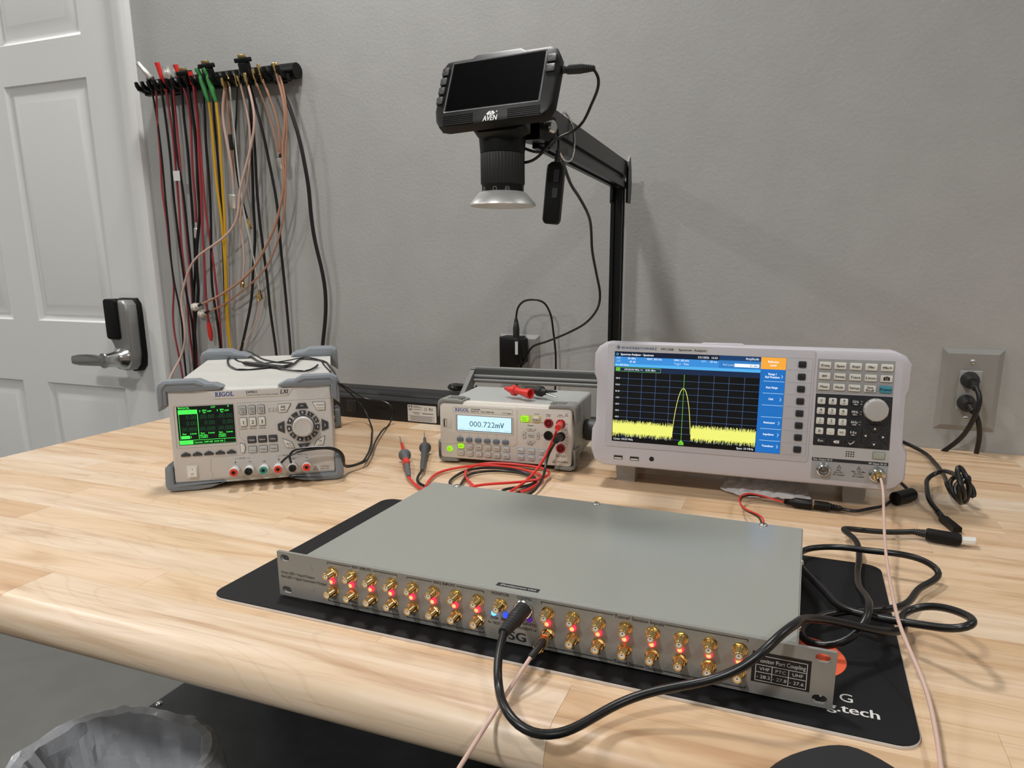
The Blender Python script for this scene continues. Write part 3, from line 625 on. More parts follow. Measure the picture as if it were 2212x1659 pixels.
    for p in (up, mir(up), dn, mir(dn)):
        mb = MB(); p2 = [(x, z+z0+(2 if z > 50 else 0)) for x, z in p]; mb.prism(p2, D+12, D-34, bump, 4, True, 3); mb.build('bumper', t)
power_supply()

# ------------------------------------------------------------------ digital multimeter
def multimeter():
    t = thing('multimeter', 'cream bench multimeter with a lit blue white display reading millivolts', 'multimeter', TM(-81.5, 38.7, 0)@RZ(4.84))
    cream = mat('cream_casing', 'd3cdc3', 0.5, bump=(900, .1, .0003)); gt = mat('multimeter_grey_cover', 'a9aba8', 0.5); bump = mat('multimeter_bumper_grey', '84847f', 0.6)
    W, H = 215, 88; z0 = 8.4; Mp = TM(0, 0, z0)@RX(-1.2)
    mb = MB(); o = rrect(2, z0-1, W-2, z0+H+1.5, 5, 3); mb.prism(o, 158, 8, gt); mb.build('case', t)
    mb = MB(); mb.prism(rrect(0, 0, W, H+1.5, 5, 4), 10, -1, cream, 2.5); mb.box(6, W-6, 2, 22, H-1, H+3.2, cream, 1.5); face = mb.build('front_panel', t, Mp)
    def P(mb, name, parent=None, sm=35): return mb.build(name, parent or face, Mp, sm)
    mb = MB(); mb.prism([(0.6, 23.5), (22, 23.5), (28, 26), (122, 26), (128, 31), (129, 84), (126, 87.5), (4, 87.5), (.6, 84)], -1, -1.9, mat('cream_casing_raised', 'd8d3c9', 0.5), .5); P(mb, 'display_surround')
    k = 2.1; T = MB()
    serif_word(T, 'RIGOL', 26, 77.2, 50, 5.2, INKB, k); T.text('DM3058E', 53, 80.4, 68.5, 2.2, INK, k, .02); T.text('DIGITAL  MULTIMETER', 53, 77.1, 91, 2.2, INK, k, .01); T.text('5 ½ Digits', 105, 77.2, 119.5, 2.1, INK, k, .01)
    T.line([(22.8, 84), (121.6, 84), (121.6, 75.4), (22.8, 75.4), (22.8, 84)], .25, INKG, k)
    mb = MB(); o = rrect(26.5, 44, 123, 73.5, 1.5, 3); i2 = rrect(29, 46.5, 120.3, 71.2, .5, 3)
    mb.rings([[(x, -1.9, z) for x, z in o], [(x, -3.2, z) for x, z in inset(o, .8)], [(x, -2.2, z) for x, z in i2]], mat('multimeter_bezel', 'c7c2ba', 0.5), False, False); P(mb, 'display_bezel')
    mb = MB(); lc = glow('lcd_blue_white', 'c9ecf6', 1.12); li = glow('lcd_digits', '3d6877', .8); lf = glow('lcd_faint', 'a5d3e0', .95); lb = glow('lcd_frame_blue', '10204a', .6)
    mb.rect(28.9, 46.3, 120.4, 71.3, lb, 2.15); mb.rect(29.9, 47.4, 119.4, 70.9, lc, 2.2); mb.text('000.722', 50.5, 54, 92.5, 8.4, li, 2.3); mb.text('mV', 93.5, 54, 107.5, 8.4, li, 2.3, .02)
    for i, s in enumerate(('QC', 'Pass', '', 'MIN/MAX', 'REL', 'Hide')):
        if s: mb.text(s, 33+15*i, 48.6, 42+15*i, 2.4, lf, 2.3)
    P(mb, 'display', None, 0)
    mb = MB(); mb.prism(rrect(4, 48.4, 20, 66.4, 1.5, 3), -1.9, -2.3, mat('usb_plate', 'cbc6bd', 0.5), .3); up = P(mb, 'usb_plate')
    mb = MB(); mb.box(6.2, 12.2, -2.6, -2.2, 50.5, 64, M_ali); mb.rect(6.9, 51.2, 11.5, 63.3, M_rub, 2.65); mb.box(9.2, 11, -2.8, -2.6, 52, 62.6, M_ptfe); P(mb, 'usb_socket', up)
    bk = mat('blue_grey_key', '66717f', 0.5)
    kb = MB(); kb.prism(rrect(-5, -3.4, 5, 3.4, 2, 3), 0, -3.2, bk, .9); km = kb.mesh('soft_key')
    for i in range(6): place('soft_key', km, face, Mp@TM(34.6+15.08*i, -1.9, 32.3)); T.line([(34.6+15.08*i, 36), (34.6+15.08*i, 42.5)], .2, INKG, k)
    rk = MB(); rk.prism(rrect(-5, -3.7, 5, 3.7, 2.2, 3), 0, -2.6, mat('cream_key', 'cdc8be', 0.5), .9); rm = rk.mesh('function_key')
    lk = MB(); lk.prism(rrect(-5, -3.7, 5, 3.7, 2.2, 3), 0, -2.6, glow('lit_green_key', 'a4ee1e', 1.0), .9); lm = lk.mesh('lit_key')
    pl = mat('key_plate_tan', 'b8b1a6', 0.55); plb = mat('key_plate_blue', 'b6c0c9', 0.55)
    X = [35.4+15.08*i for i in range(6)]; tk = 3.8
    for j, (v, ss) in enumerate(((21.3, ('mV', '--I', 'Ω', '•))', 'Freq', 'Preset')), (9.9, ('~V', '~I', '-||-', '->|-', 'Sensor', '2ND')))):
        for i, x in enumerate(X):
            mb = MB(); mb.prism(rrect(x-6.6, v-5.2, x+6.6, v+5.2, 1.2, 2), -1, -1.25, plb if i == 5 else pl); P(mb, 'key_plate')
            lit = j == 0 and i == 0; place('lit_key' if lit else 'function_key', lm if lit else rm, face, Mp@TM(x, -1.1, v)); T.text(ss[i], x-2.8, v-1.2, x+2.8, 2.3, INK, tk)
    for v, ss in ((20.6, ('Meas', 'Math', 'Trig')), (10.1, ('Help', 'Save', 'Utility'))):
        for i, s in enumerate(ss):
            x = 134.7+17.1*i; mb = MB(); mb.prism(rrect(x-7, v-5.2, x+7, v+5.2, 1.2, 2), -1, -1.25, plb); P(mb, 'key_plate'); place('function_key', rm, face, Mp@TM(x, -1.1, v)); T.text(s, x-3.6, v-1.2, x+3.6, 2.3, INK, tk)
    mb = MB(); mb.lathe([(4.6, 1), (4.6, 3), (3.8, 3.8)], (16.1, 0, 15.4), (0, -1, 0), glow('lit_green_key', 'a4ee1e', 1.0), 24); P(mb, 'power_key'); T.line([(16.1, 15.6), (16.1, 18)], .4, INK, 4.1); T.line([ngon(16.1, 15.2, 1.9, 16)[q % 16] for q in range(6, 19)], .35, INK, 4.1)
    yp = mat('key_plate_yellow', 'd8cf8f', 0.55)
    mb = MB(); mb.prism(rrect(133, 65.3, 167, 77.2, 2, 3), -1, -1.3, yp); P(mb, 'key_plate')
    place('lit_key', lm, face, Mp@TM(140.8, -1.2, 71.6)@Matrix.Scale(1.25, 4)); place('function_key', rm, face, Mp@TM(159, -1.2, 71.4)@Matrix.Scale(1.15, 4)); T.text('Run', 137.8, 72, 143.8, 2.5, INKG, 4.6); T.text('Hold', 137.6, 68.6, 144, 2.5, INKG, 4.6); T.text('Single', 154.4, 70, 163.6, 2.6, INK, 4.3); T.text('Local', 155.8, 79, 163.4, 1.8, INK, 1.2)
    # navigation ring
    C = (150.6, 46.2)
    for a0, s in ((90, '^'), (270, 'v'), (180, '<'), (0, '>')):
        pts = [(C[0]+14.3*math.cos(R_(a0-33+66*q/6)), C[1]+12.4*math.sin(R_(a0-33+66*q/6))) for q in range(7)]+[(C[0]+8.6*math.cos(R_(a0+33-66*q/6)), C[1]+7.3*math.sin(R_(a0+33-66*q/6))) for q in range(7)]
        mb = MB(); mb.prism(pts, -1, -3, mat('nav_key', 'c3c1bb', 0.5), .6); P(mb, 'arrow_key')
        cx, cz = C[0]+11.4*math.cos(R_(a0)), C[1]+9.8*math.sin(R_(a0)); d = 1.5
        T.line({'^': [(cx-d, cz-.7), (cx, cz+.8), (cx+d, cz-.7)], 'v': [(cx-d, cz+.7), (cx, cz-.8), (cx+d, cz+.7)], '<': [(cx+.7, cz+d), (cx-.8, cz), (cx+.7, cz-d)], '>': [(cx-.7, cz+d), (cx+.8, cz), (cx-.7, cz-d)]}[s], .5, INK, 3.2)
    mb = MB(); mb.prism(rrect(C[0]-5, C[1]-3, C[0]+5, C[1]+3, 2.6, 4), -1, -3, mat('nav_key', 'c3c1bb', 0.5), .6); P(mb, 'auto_key'); T.text('Auto', C[0]-3.6, C[1]-1.1, C[0]+3.6, 2.3, INK, 3.2)
    T.text('Range+', 145.6, 60.4, 155.6, 2.0, INK, 1.2, .01); T.text('Range-', 145.6, 30.4, 155.6, 2.0, INK, 1.2, .01)
    # input jacks
    for u, v, c in ((178.6, 66.9, '9c2026'), (197.8, 66.8, '9c2026'), (178.3, 47.4, '141414'), (198, 47, '141414'), (198, 28.7, '9c2026')):
        mb = MB(); jm = mat('jack_'+c, c, 0.35); mb.lathe([(7.2, 1), (7.2, 2.4), (6.4, 3.4), (4.6, 3.4), (4.2, 1.6)], (u, 0, v), (0, -1, 0), jm, 28, False, False); mb.lathe([(4.3, 1.2), (4.3, 1.5)], (u, 0, v), (0, -1, 0), M_rub, 20); mb.lathe([(2.6, 1.2), (2.6, 3.2), (1.7, 3.2), (1.6, 1.8)], (u, 0, v), (0, -1, 0), jm, 20, False, True); P(mb, 'input_jack')
    T.text('Sense', 174.5, 79.2, 182, 1.8, INK, 1.2, .01); T.text('Ω 4W', 175, 76.6, 181.5, 1.8, INK, 1.2, .01); T.text('Input', 194, 79.6, 200.5, 1.8, INK, 1.2, .01); T.text('V Ω ->|', 191.5, 77, 202, 1.8, INK, 1.2, .01); T.text('HI', 206.4, 66, 208.6, 1.6, INK, 1.2); T.text('HI', 167.8, 66, 170, 1.6, INK, 1.2); T.text('LO', 167.4, 46.8, 170, 1.6, INK, 1.2); T.text('LO', 206.2, 46, 208.8, 1.6, INK, 1.2); T.text('I', 208, 28, 208.5, 1.6, INK, 1.2)
    T.line([(205.5, 63), (208, 63), (208, 59.8)], .25, INK, 1.2); T.text('200V', 203.6, 57, 209, 1.5, INK, 1.2); T.line([(208, 55.6), (208, 51.5), (205.5, 51.5)], .25, INK, 1.2); T.line([(205.5, 42), (208, 42), (208, 38)], .25, INK, 1.2); T.text('10A', 204, 35, 208.6, 1.5, INK, 1.2); T.line([(208, 33.6), (208, 31.5), (205.5, 31.5)], .25, INK, 1.2)
    T.text('Fused on', 190.6, 17.6, 204.6, 1.8, INK, 1.2, .01); T.text('Rear Panel', 190.6, 15, 205.6, 1.8, INK, 1.2, .01); WARN(T, 187.7, 5.2, 2.6, INK, 1.2); T.text('CAT II (600V)', 192.4, 6.2, 209.5, 1.9, INK, 1.2, .01); WARN(T, 206.4, 79, 2.4, INK, 1.2)
    P(T, 'panel_lettering', None, 0)
    # bumpers
    ul = [(-4, 66), (-4, 88), (-2, 93), (3, 96), (28, 96), (38, 93.5), (39, 89), (8, 89.8), (1, 86), (-.4, 80)]; ll = [(-4, 28), (0, 26), (-.2, 4), (2, .5), (28, .2), (30, -5), (4, -6.4), (-2.5, -3), (-4, 3)]
    def mir(p): return [(W+2-x, z) for x, z in p][::-1]
    for p in (ul, mir(ul), ll, mir(ll)):
        mb = MB(); mb.prism(p, 34, -2, bump, 2, True, 2); b = mb.build('bumper', t, Mp)
        up_ = p[0][1] > 50; lf = sum(q[0] for q in p)/len(p) < 100
        mb = MB()
        for q in range(6):
            if up_: mb.box(12+q*4.2 if lf else W-35+q*4.2, (13.6+q*4.2) if lf else W-33.4+q*4.2, 2, 22, 95.6, 97, bump)
            else: mb.box(-4.9 if lf else W+5.4, -3.4 if lf else W+6.8, 2, 22, 2+q*3.6, 3.6+q*3.6, bump)
        mb.build('bumper_rib', b, Mp)
    mb = MB(); mb.box(20, 50, 120, 150, 0, z0, M_rub); mb.box(165, 195, 120, 150, 0, z0, M_rub); mb.build('rear_foot', t)
    # bail handle on two pivots
    hm = mat('handle_grey', '6f706e', 0.5); hd = mat('handle_dark', '4a4b4b', 0.5)
    for x0, x1 in ((W, W+32), (-22, 0)):
        mb = MB(); mb.lathe([(17, 0), (18, 3), (18, x1-x0-4), (16, x1-x0)], (x0, 105, 44), (1, 0, 0), hd, 28); mb.build('pivot', t)
    h = thing_handle = None
    mb = MB()
    for k2, (y, z) in enumerate(((212, 123), (207, 116), (202, 109), (197, 102))):
        mb.tube([(-25, y, z), (W+30, y, z)], 3.6, hm if k2 != 1 else hd, 10, smooth=False)
    mb.box(-25, W+30, 203, 214, 98, 122, hd)
    mb.build('handle_bar', t)
    for x in (-25, W+22):
        mb = MB(); mb.rings([[(x, 92, 34), (x, 118, 34), (x, 118, 54), (x, 92, 54)], [(x+8, 92, 34), (x+8, 118, 34), (x+8, 118, 54), (x+8, 92, 54)]], hm)
        a = [(96, 52), (116, 46), (214, 102), (212, 126)]; mb.rings([[(x, y, z) for y, z in a], [(x+8, y, z) for y, z in a]], hm); mb.build('handle_arm', t)
multimeter()
# ------------------------------------------------------------------ spectrum analyzer
def analyzer():
    t = thing('spectrum_analyzer', 'white spectrum analyzer with a big screen showing a yellow peak trace', 'spectrum analyzer', TM(207.86, 11.26, 0)@RZ(1.86))
    cs = mat('white_grey_casing', 'c4c1c7', 0.42, bump=(900, .08, .0003)); Mp = TM(0, 0, 69.06)@RX(-3.44)
    out = [(-14, 137.5), (-24, 131), (-30, 121), (-30.4, 93), (-26, 83), (-26, 25), (-31, 14), (-32, -14), (-26.5, -30), (-14, -37), (352, -38), (364, -33), (373, -22), (373, 12), (367, 24), (366, 84), (369, 94), (369, 122), (361, 133), (348, 138.5)]
    mb = MB(); mb.prism(out, 46, -4, cs, 7, True, 5); case = mb.build('front_casing', t, Mp, 30)
    mb = MB(); mb.prism(rrect(-14, -30, 354, 130, 6, 3), 140, 44, mat('rear_casing_grey', 'b3b2b3', 0.5), 0); mb.build('rear_casing', t, Mp)
    mb = MB(); mb.prism([(105, 136), (115, 139.5), (165, 140), (172, 137)], 38, 4, cs, 1); mb.build('carry_handle', t, Mp)
    def P(mb, name, parent=None, sm=35): return mb.build(name, parent or case, Mp, sm)
    # raised screen surround
    mb = MB(); mb.prism(rrect(-10.5, -8.5, 258, 136, 4, 4), -4, -5.2, mat('screen_surround', 'bfbcc1', 0.45), .6); P(mb, 'screen_surround')
    mb = MB(); mb.prism(rrect(-1.6, 127.2, 124.8, 134.6, .6, 2), -5.2, -5.4, mat('brand_strip', 'cdcbca', 0.4)); P(mb, 'brand_strip')
    T = MB(); k = 5.55; dk = mat('navy_ink', '2a4a8c', 0.5)
    for a, b in ((0, 0), (1, 0), (0, 1), (1, 1)):
        cx, cz = 4.5+(a-b)*1.65, 130.8+(a+b-1)*1.65; T.line([(cx-1.3, cz), (cx, cz+1.3), (cx+1.3, cz), (cx, cz-1.3), (cx-1.3, cz)], .45, dk, k)
    T.text('ROHDE&SCHWARZ', 9.2, 128.9, 57, 3.1, dk, k, .03); T.text('FPC1500  ·  Spectrum  Analyzer', 63, 128.9, 122.8, 2.9, INK, k, .015)
    P(T, 'brand_lettering', None, 0); T = MB()
    # soft key column
    gl = mat('panel_line', '8f8b8c', 0.5)
    for j in range(9): T.rect(225, 125.5-15.7*j-.12, 254.5, 125.5-15.7*j+.12, gl, 5.3)
    T.rect(254.4, -.1, 254.7, 125.5, gl, 5.3)
    P(T, 'key_column_lines', None, 0); T = MB()
    kb = MB(); kb.prism(rrect(-4.7, -4.1, 4.7, 4.1, 1.4, 3), 0, -2.4, M_dkey_ := mat('black_key', '232326', 0.45), .7); km = kb.mesh('soft_key')
    for j in range(8): place('soft_key', km, case, Mp@TM(242.5+.25*j, -5.2, 117.8-15.72*j))
    # display
    D = MB(); k = 5.5; e = 1.0
    c = lambda n, h, s=1.0: glow('display_'+n, h, s)
    BK, NV, B1, B2, B3, ORG, SB, GR, YE, WH, LB, GN = c('black', '060608', .6), c('navy', '0a1730', .9), c('blue', '3a8fdc', 1), c('sky', '55b4f0', 1), c('ink_blue', '17406f', .9), c('orange', 'f2a73c', 1.05), c('menu_blue', '1c6fc0', 1), c('grid', '5f7fb8', .9), c('yellow', 'eef076', 1.05), c('white', 'f4f8ff', 1.1), c('pale_blue', 'bfe3ff', 1), c('green', '7ddb3a', 1)
    D.rect(-.4, -.2, 223.2, 125.2, BK, k); D.rect(0, 118.2, 139.6, 125, NV, k+.05); D.rect(139.6, 118.9, 192.3, 125, B3, k+.05); D.rect(0, 108.5, 139.6, 118.2, B1, k+.05); D.rect(139.6, 108.5, 192.3, 118.9, c('mid_blue', '2f7cc4'), k+.05); D.rect(0, 104.6, 192.3, 108.5, B2, k+.05); D.rect(0, 97.4, 192.3, 104.6, c('slate', '16294a', .9), k+.05)
    D.line([(3.4, 119.8), (5, 121.4), (3.4, 123), (1.8, 121.4), (3.4, 119.8)], .7, B2, k+.1); D.text('Spectrum Analyzer - Spectrum', 8, 120.2, 53, 2.7, WH, k+.1, .01); D.text('5/21/2026', 112, 120.2, 126.4, 2.6, WH, k+.1); D.text('16:23', 130, 120.2, 137.4, 2.6, WH, k+.1); D.text('Amplitude', 173, 120.6, 189.6, 3, WH, k+.1)
    for s, a, b, z, m in (('REF:', 2.6, 8.4, 115, LB), ('30 dBm', 18, 29, 115, WH), ('ATT:', 2.6, 8.4, 110.4, LB), ('40 dB', 20.4, 28.8, 110.4, WH), ('RBW: 300 kHz', 44.4, 64.4, 115, WH), ('VBW: 300 kHz', 80.4, 100.6, 115, WH), ('Trigger:', 80.4, 91, 110.4, LB), ('Free', 94, 100.4, 110.4, WH), ('SWT:', 117, 123.6, 115, LB), ('20 ms', 128, 137, 115, WH), ('Ref Level', 145, 158.4, 112, LB), ('1 AP Clrw', 5.4, 19.5, 105.6, WH)): D.text(s, a, z, b, 2.6, m, k+.1)
    D.rect(159.4, 110.8, 190.4, 115.2, WH, k+.1); D.text('30 dBm', 178.6, 111.8, 189.4, 2.4, B3, k+.15); D.rect(2.2, 106.2, 3.4, 107.3, WH, k+.1)
    D.line([(2, 98.2), (63.4, 98.2), (63.4, 103.4), (2, 103.4), (2, 98.2)], .35, GN, k+.1); D.rect(2.4, 99, 7.8, 102.8, GN, k+.1); D.text('M1', 3.2, 99.8, 7, 2.2, INK, k+.15); D.text('159.56154 MHz', 14, 99.7, 34.4, 2.4, WH, k+.1); D.rect(36, 100.6, 39.2, 101.2, WH, k+.1); D.text('8.90 dBm', 43, 99.7, 56.5, 2.4, WH, k+.1)
    for x in (19.6, 38.4, 57.4, 76.5, 95.6, 114.8, 134.5, 153.8, 173.4): D.rect(x-.16, 5.8, x+.16, 97.3, GR, k+.05)
    for j in range(10): z = 88.4-8.98*j; D.rect(8.5, z-.15, 192.2, z+.15, GR, k+.05)
    for j, s in enumerate(('20.0', '10.0', '0.0', '-10.0', '-20.0', '-30.0', '-40.0')): D.text(s, 2.2, 87.4-8.98*j, 8, 2.1, WH, k+.1)
    rnd = random.Random(5)
    xx = 0.2
    while xx < 191.8:
        if 83.2 < xx < 107.4: xx += .5; continue
        top = 26.6+rnd.uniform(-2.2, 3.9); bot = 12.5-abs(rnd.gauss(0, 3.4)); bot = max(5.9, bot)
        D.poly([(xx, -(k+.12), bot), (xx+.34, -(k+.12), bot), (xx+.34, -(k+.12), top), (xx, -(k+.12), top)], YE); xx += .30
    pk = [(83.1+24.2*q/40, 78.5-52*(abs(q-20)/20)**2.05-((abs(q-20)/20)**9)*9) for q in range(41)]; D.line(pk, .75, YE, k+.13)
    D.rect(95.25, 5.4, 95.7, 97.3, GN, k+.14); D.flat([(91.8, 1.4), (99, 1.4), (99, 4.6), (95.4, 8), (91.8, 4.6)], GN, k+.16); D.text('M1', 93.4, 2.4, 97.4, 2.2, INK, k+.2)
    D.rect(0, 0, 192.3, 5.6, BK, k+.15); D.text('Center 159.57 MHz', 2, 2, 29.4, 2.7, WH, k+.2); D.text('Span 10 MHz', 168.4, 1.8, 190, 2.7, WH, k+.2)
    D.flat([(91.8, 1.4), (99, 1.4), (99, 4.6), (95.4, 8), (91.8, 4.6)], GN, k+.21); D.text('M1', 93.4, 2.4, 97.4, 2.2, INK, k+.25)
    D.rect(192.3, 0, 223, 109.7, SB, k+.05); D.rect(192.3, 109.7, 223, 125, ORG, k+.05)
    for s, z in (('Reference', 118.2), ('Level', 113.8), ('Range /', 102.4), ('Ref Position', 98.4), ('Auto Range', 85), ('Unit', 70), ('Attenuator', 39), ('Impedance', 23.5), ('Transducer', 8)):
        L = len(s)*1.45; D.text(s, 207.5-L/2, z, 207.5+L/2, 2.7, WH, k+.1, .008)
    for z in (94.2, 78.7, 63.1, 47.6, 32, 16.4): D.rect(196.8, z-.25, 222.6, z+.25, LB, k+.1)
    for z in (100.6, 71, 40.2, 24.6, 9): D.line([(218.4, z+2), (220, z), (218.4, z-2)], .6, LB, k+.1)
    P(D, 'screen', None, 0)
    # control panels
    gp = mat('grey_key_panel', 'a3a2a2', 0.45); dp = mat('dark_key_panel', '2c2d31', 0.42); lp = mat('light_key_strip', 'bdbcbb', 0.45)
    mb = MB(); mb.prism([(260.8, 83), (349.8, 83.8), (348.8, 126.4), (260.8, 125.7)], -3.9, -4.5, gp); P(mb, 'grey_key_panel', None, 0)
    mb = MB(); mb.prism([(262.6, 15.2), (351.6, 15.4), (349.7, 82.3), (261.3, 81.7)], -3.9, -4.5, dp); P(mb, 'dark_key_panel', None, 0)
    mb = MB(); mb.prism([(262.8, -1), (351.9, -.5), (351.4, 15), (262.6, 14.7)], -3.9, -4.4, lp); P(mb, 'speaker_strip', None, 0)
    mb = MB(); mb.prism([(263, -5), (352.2, -4.8), (352, -.9), (263, -1.2)], -3.9, -4.5, dp); P(mb, 'legend_strip', None, 0)
    mb = MB(); mb.prism([(262.8, -28.6), (353, -28.8), (352.2, -5), (263, -5.2)], -3.9, -4.4, gp); P(mb, 'connector_panel', None, 0)
    k2 = 7.05
    kb = MB(); kb.prism(rrect(-6.8, -4.2, 6.8, 4.2, .9, 3), 0, -2.4, M_key, .7); km = kb.mesh('function_key')
    for j, (v, ss) in enumerate(((117.8, ('Freq', 'Span', 'Ampt', 'Mkr', 'Mkr')), (104.5, ('BW', 'Sweep', 'Trace', 'Lines', '')), (91.1, ('Meas', 'Mode', 'Setup', 'Save', 'Preset')))):
        for i in range(5):
            u = 269.6+17.68*i+j*.2; s = ss[i]
            if s == 'Preset':
                mb = MB(); mb.prism(rrect(-6.8, -4.2, 6.8, 4.2, .9, 3), 0, -2.4, mat('teal_key', '3f93a8', 0.45), .7); mb.build('preset_key', case, Mp@TM(u, -4.4, v))
            else: place('function_key', km, case, Mp@TM(u, -4.4, v))
            if s == 'Save': T.text('Save', u-3.4, v+.3, u+3.4, 2.8, INK, k2, .015); T.text('Recall', u-4.3, v-3.2, u+4.3, 2.8, INK, k2, .015)
            elif s: L = len(s)*.98+.6; T.text(s, u-L-(1.2 if i == 4 and j == 0 else 0), v-1.3, u+L-(1.2 if i == 4 and j == 0 else 0), 2.8, INK, k2, .02)
            else: T.flat(rrect(u-3.6, v-2.2, u+3.6, v+2, .5, 2), INK, k2); T.rect(u-1.4, v+1.9, u+1.6, v+2.8, INK, k2); T.line(ngon(u, v-.1, 1.4, 14)+[ngon(u, v-.1, 1.4, 14)[0]], .4, M_key, k2+.05)
            if i == 4 and j == 0: T.flat([(u+3, v-1), (u+5, v+.2), (u+3, v+1.4)], INK, k2)
    kb = MB(); kb.prism(rrect(-4.7, -4.2, 4.7, 4.2, 1.4, 3), 0, -2.4, M_key, .7); nm = kb.mesh('number_key')
    kb = MB(); kb.prism(rrect(-4.7, -4.2, 4.7, 4.2, 1.4, 3), 0, -2.4, M_dkey_, .7); um = kb.mesh('unit_key')
    sub = {'8': 'abc', '9': 'def', '4': 'ghi', '5': 'jkl', '6': 'mno', '1': 'pqrs', '2': 'tuv', '3': 'wxyz'}
    for j, (v, ss) in enumerate(((73, '789'), (60.1, '456'), (47.2, '123'), (34.1, ('0', '.', '+/-')))):
        for i in range(3):
            u = 268.5+13.2*i+.12*j; place('number_key', nm, case, Mp@TM(u, -4.5, v)); s = ss[i]; L = 1.1 if len(s) == 1 else 2.9
            if s == '.': T.rect(u-.4, v-1.6, u+.4, v-.8, INK, 7.15)
            else: T.text(s, u-L, v-(.3 if s in sub else 1.5), u+L, 3.2, INK, 7.15, .02)
            if s in sub: T.text(sub[s], u-2, v-2.8, u+2, 1.5, INKB, 7.15)
        u = 308.2+.2*j; place('unit_key', um, case, Mp@TM(u, -4.5, v)); s = ('GHz', 'MHz', 'kHz', 'Hz')[j]; T.text(s, u-3.6, v-.4, u+3.6, 3, INKW, 7.15, .03); T.text(('-dBm', 'dBm', 'dB', 'dB..')[j], u-2.5, v-3, u+2.5, 1.7, INKW, 7.15, .02)
        if j < 3: T.text(('V', 'mV', 'µV')[j], 313.8, v+.6, 316.6, 1.6, INKW, 4.7); T.text(('s', 'ms', 'µs')[j], 313.8, v-2.4, 316.2, 1.6, INKW, 4.7)
    for u, s in ((271.3, 'Esc'), (289.4, ''), (307.2, '')):
        mb = MB(); mb.prism(rrect(u-6.8, 17.6, u+6.8, 25.6, 1, 3), -4.5, -6.9, M_dkey_, .7); P(mb, 'entry_key')
    T.text('Esc', 268, 20.6, 274.4, 2.9, INKW, 7.15, .02); T.flat([(286, 21.6), (288, 23.4), (293, 23.4), (293, 19.8), (288, 19.8)], INKW, 7.15); T.line([(289, 20.6), (291.6, 22.6)], .4, INK, 7.2); T.line([(289, 22.6), (291.6, 20.6)], .4, INK, 7.2); T.line([(304.4, 21.4), (306.4, 19.6), (310.4, 23.4)], .9, INKW, 7.15)
    for nm_, pts, tri in (('up_key', [(323.4, 45.8), (342, 45.8), (342, 44.4), (336, 37.4), (330, 37.4), (323.4, 44.4)], [(331.2, 40.4), (334.4, 40.4), (332.8, 43.2)]), ('left_key', [(319, 41.4), (320.4, 41.4), (327.4, 33.8), (327.4, 30.2), (320.6, 22), (318.6, 22)], [(324, 33.6), (324, 30.4), (321.2, 32)]), ('right_key', [(347.2, 41.4), (348, 40.6), (348.6, 23), (347.4, 22), (338.4, 30), (338.4, 33)], [(341.8, 30), (341.8, 33.2), (344.6, 31.6)]), ('down_key', [(330.6, 26.6), (335.6, 26.6), (343.2, 19), (343, 17.6), (324, 17.6), (324, 19)], [(331.6, 22.6), (335, 22.6), (333.3, 20)])):
        mb = MB(); mb.prism(pts, -4.5, -6.6, M_dkey_, .7); P(mb, nm_); T.flat(tri, INKW, 6.8)
    mb = MB(); kn = mat('analyzer_knob_grey', 'b5b3b0', 0.42)
    C = (331.4, 65.6)
    mb.lathe([(14, 4.4), (14, 9), (13.6, 16), (12.8, 17.4), (11.4, 17.8), (1, 17.2)], (C[0], 0, C[1]), (0, -1, 0), kn, 48); kb_ = P(mb, 'rotary_knob')
    mb = MB()
    for q in range(9): a = R_(q*40+15); mb.lathe([(.9, 9), (.9, 16.2)], (C[0]+13.55*math.cos(a), 0, C[1]+13.55*math.sin(a)), (0, -1, 0), mat('knob_notch', '8d8b89', 0.5), 8)
    P(mb, 'knob_grip', kb_)
    for i in range(4):
        for j in range(3): T.flat(ngon(303.1+2.75*i, 9.5-2.75*j, .9, 10), INK, 4.6)
    mb = MB(); mb.prism(rrect(332.8, 2.4, 347.8, 12.6, 1.2, 3), -4.4, -4.9, mat('power_frame', '9a9a98', 0.45), .2); pf = P(mb, 'power_key_frame')
    mb = MB(); mb.prism(rrect(334, 3.5, 346.6, 11.5, .8, 3), -4.8, -6.6, mat('power_key', 'a5aa9e', 0.4), .6); P(mb, 'power_key', pf)
    T.text('Gen. Output 50 Ω', 264.5, -4, 287, 2.2, INKW, 4.7, .01); T.text('RF Input 50 Ω', 330, -4, 350, 2.2, INKW, 4.7, .01)
    for u, ls in ((296, ('Max.', '50 V DC,', 'AC Coupled')), (319, ('Max. +30 dBm', '50 V DC,', 'AC Coupled'))):
        WARN(T, u, -12.6, 2.4, INK, 4.6)
        for q, s in enumerate(ls): L = len(s)*.68; T.text(s, u-L, -16.2-3*q, u+L, 1.9, INK, 4.6, .01)
    for u, v, r in ((277.3, -15.6, 9.0), (340.4, -16.4, 10.2)):
        mb = MB(); mb.lathe([(r, 4.4), (r, 6), (r*.94, 7.4), (r*.8, 8)], (u, 0, v), (0, -1, 0), M_chr, 36); mb.lathe([(r*.72, 7.5), (r*.72, 13.5), (r*.66, 14.2), (r*.5, 14.2), (r*.48, 9)], (u, 0, v), (0, -1, 0), M_chr, 32); mb.lathe([(r*.47, 8.4), (r*.47, 8.8)], (u, 0, v), (0, -1, 0), M_ptfe, 20); mb.lathe([(r*.16, 8.8), (r*.16, 13)], (u, 0, v), (0, -1, 0), M_gold, 12); P(mb, 'coaxial_socket')
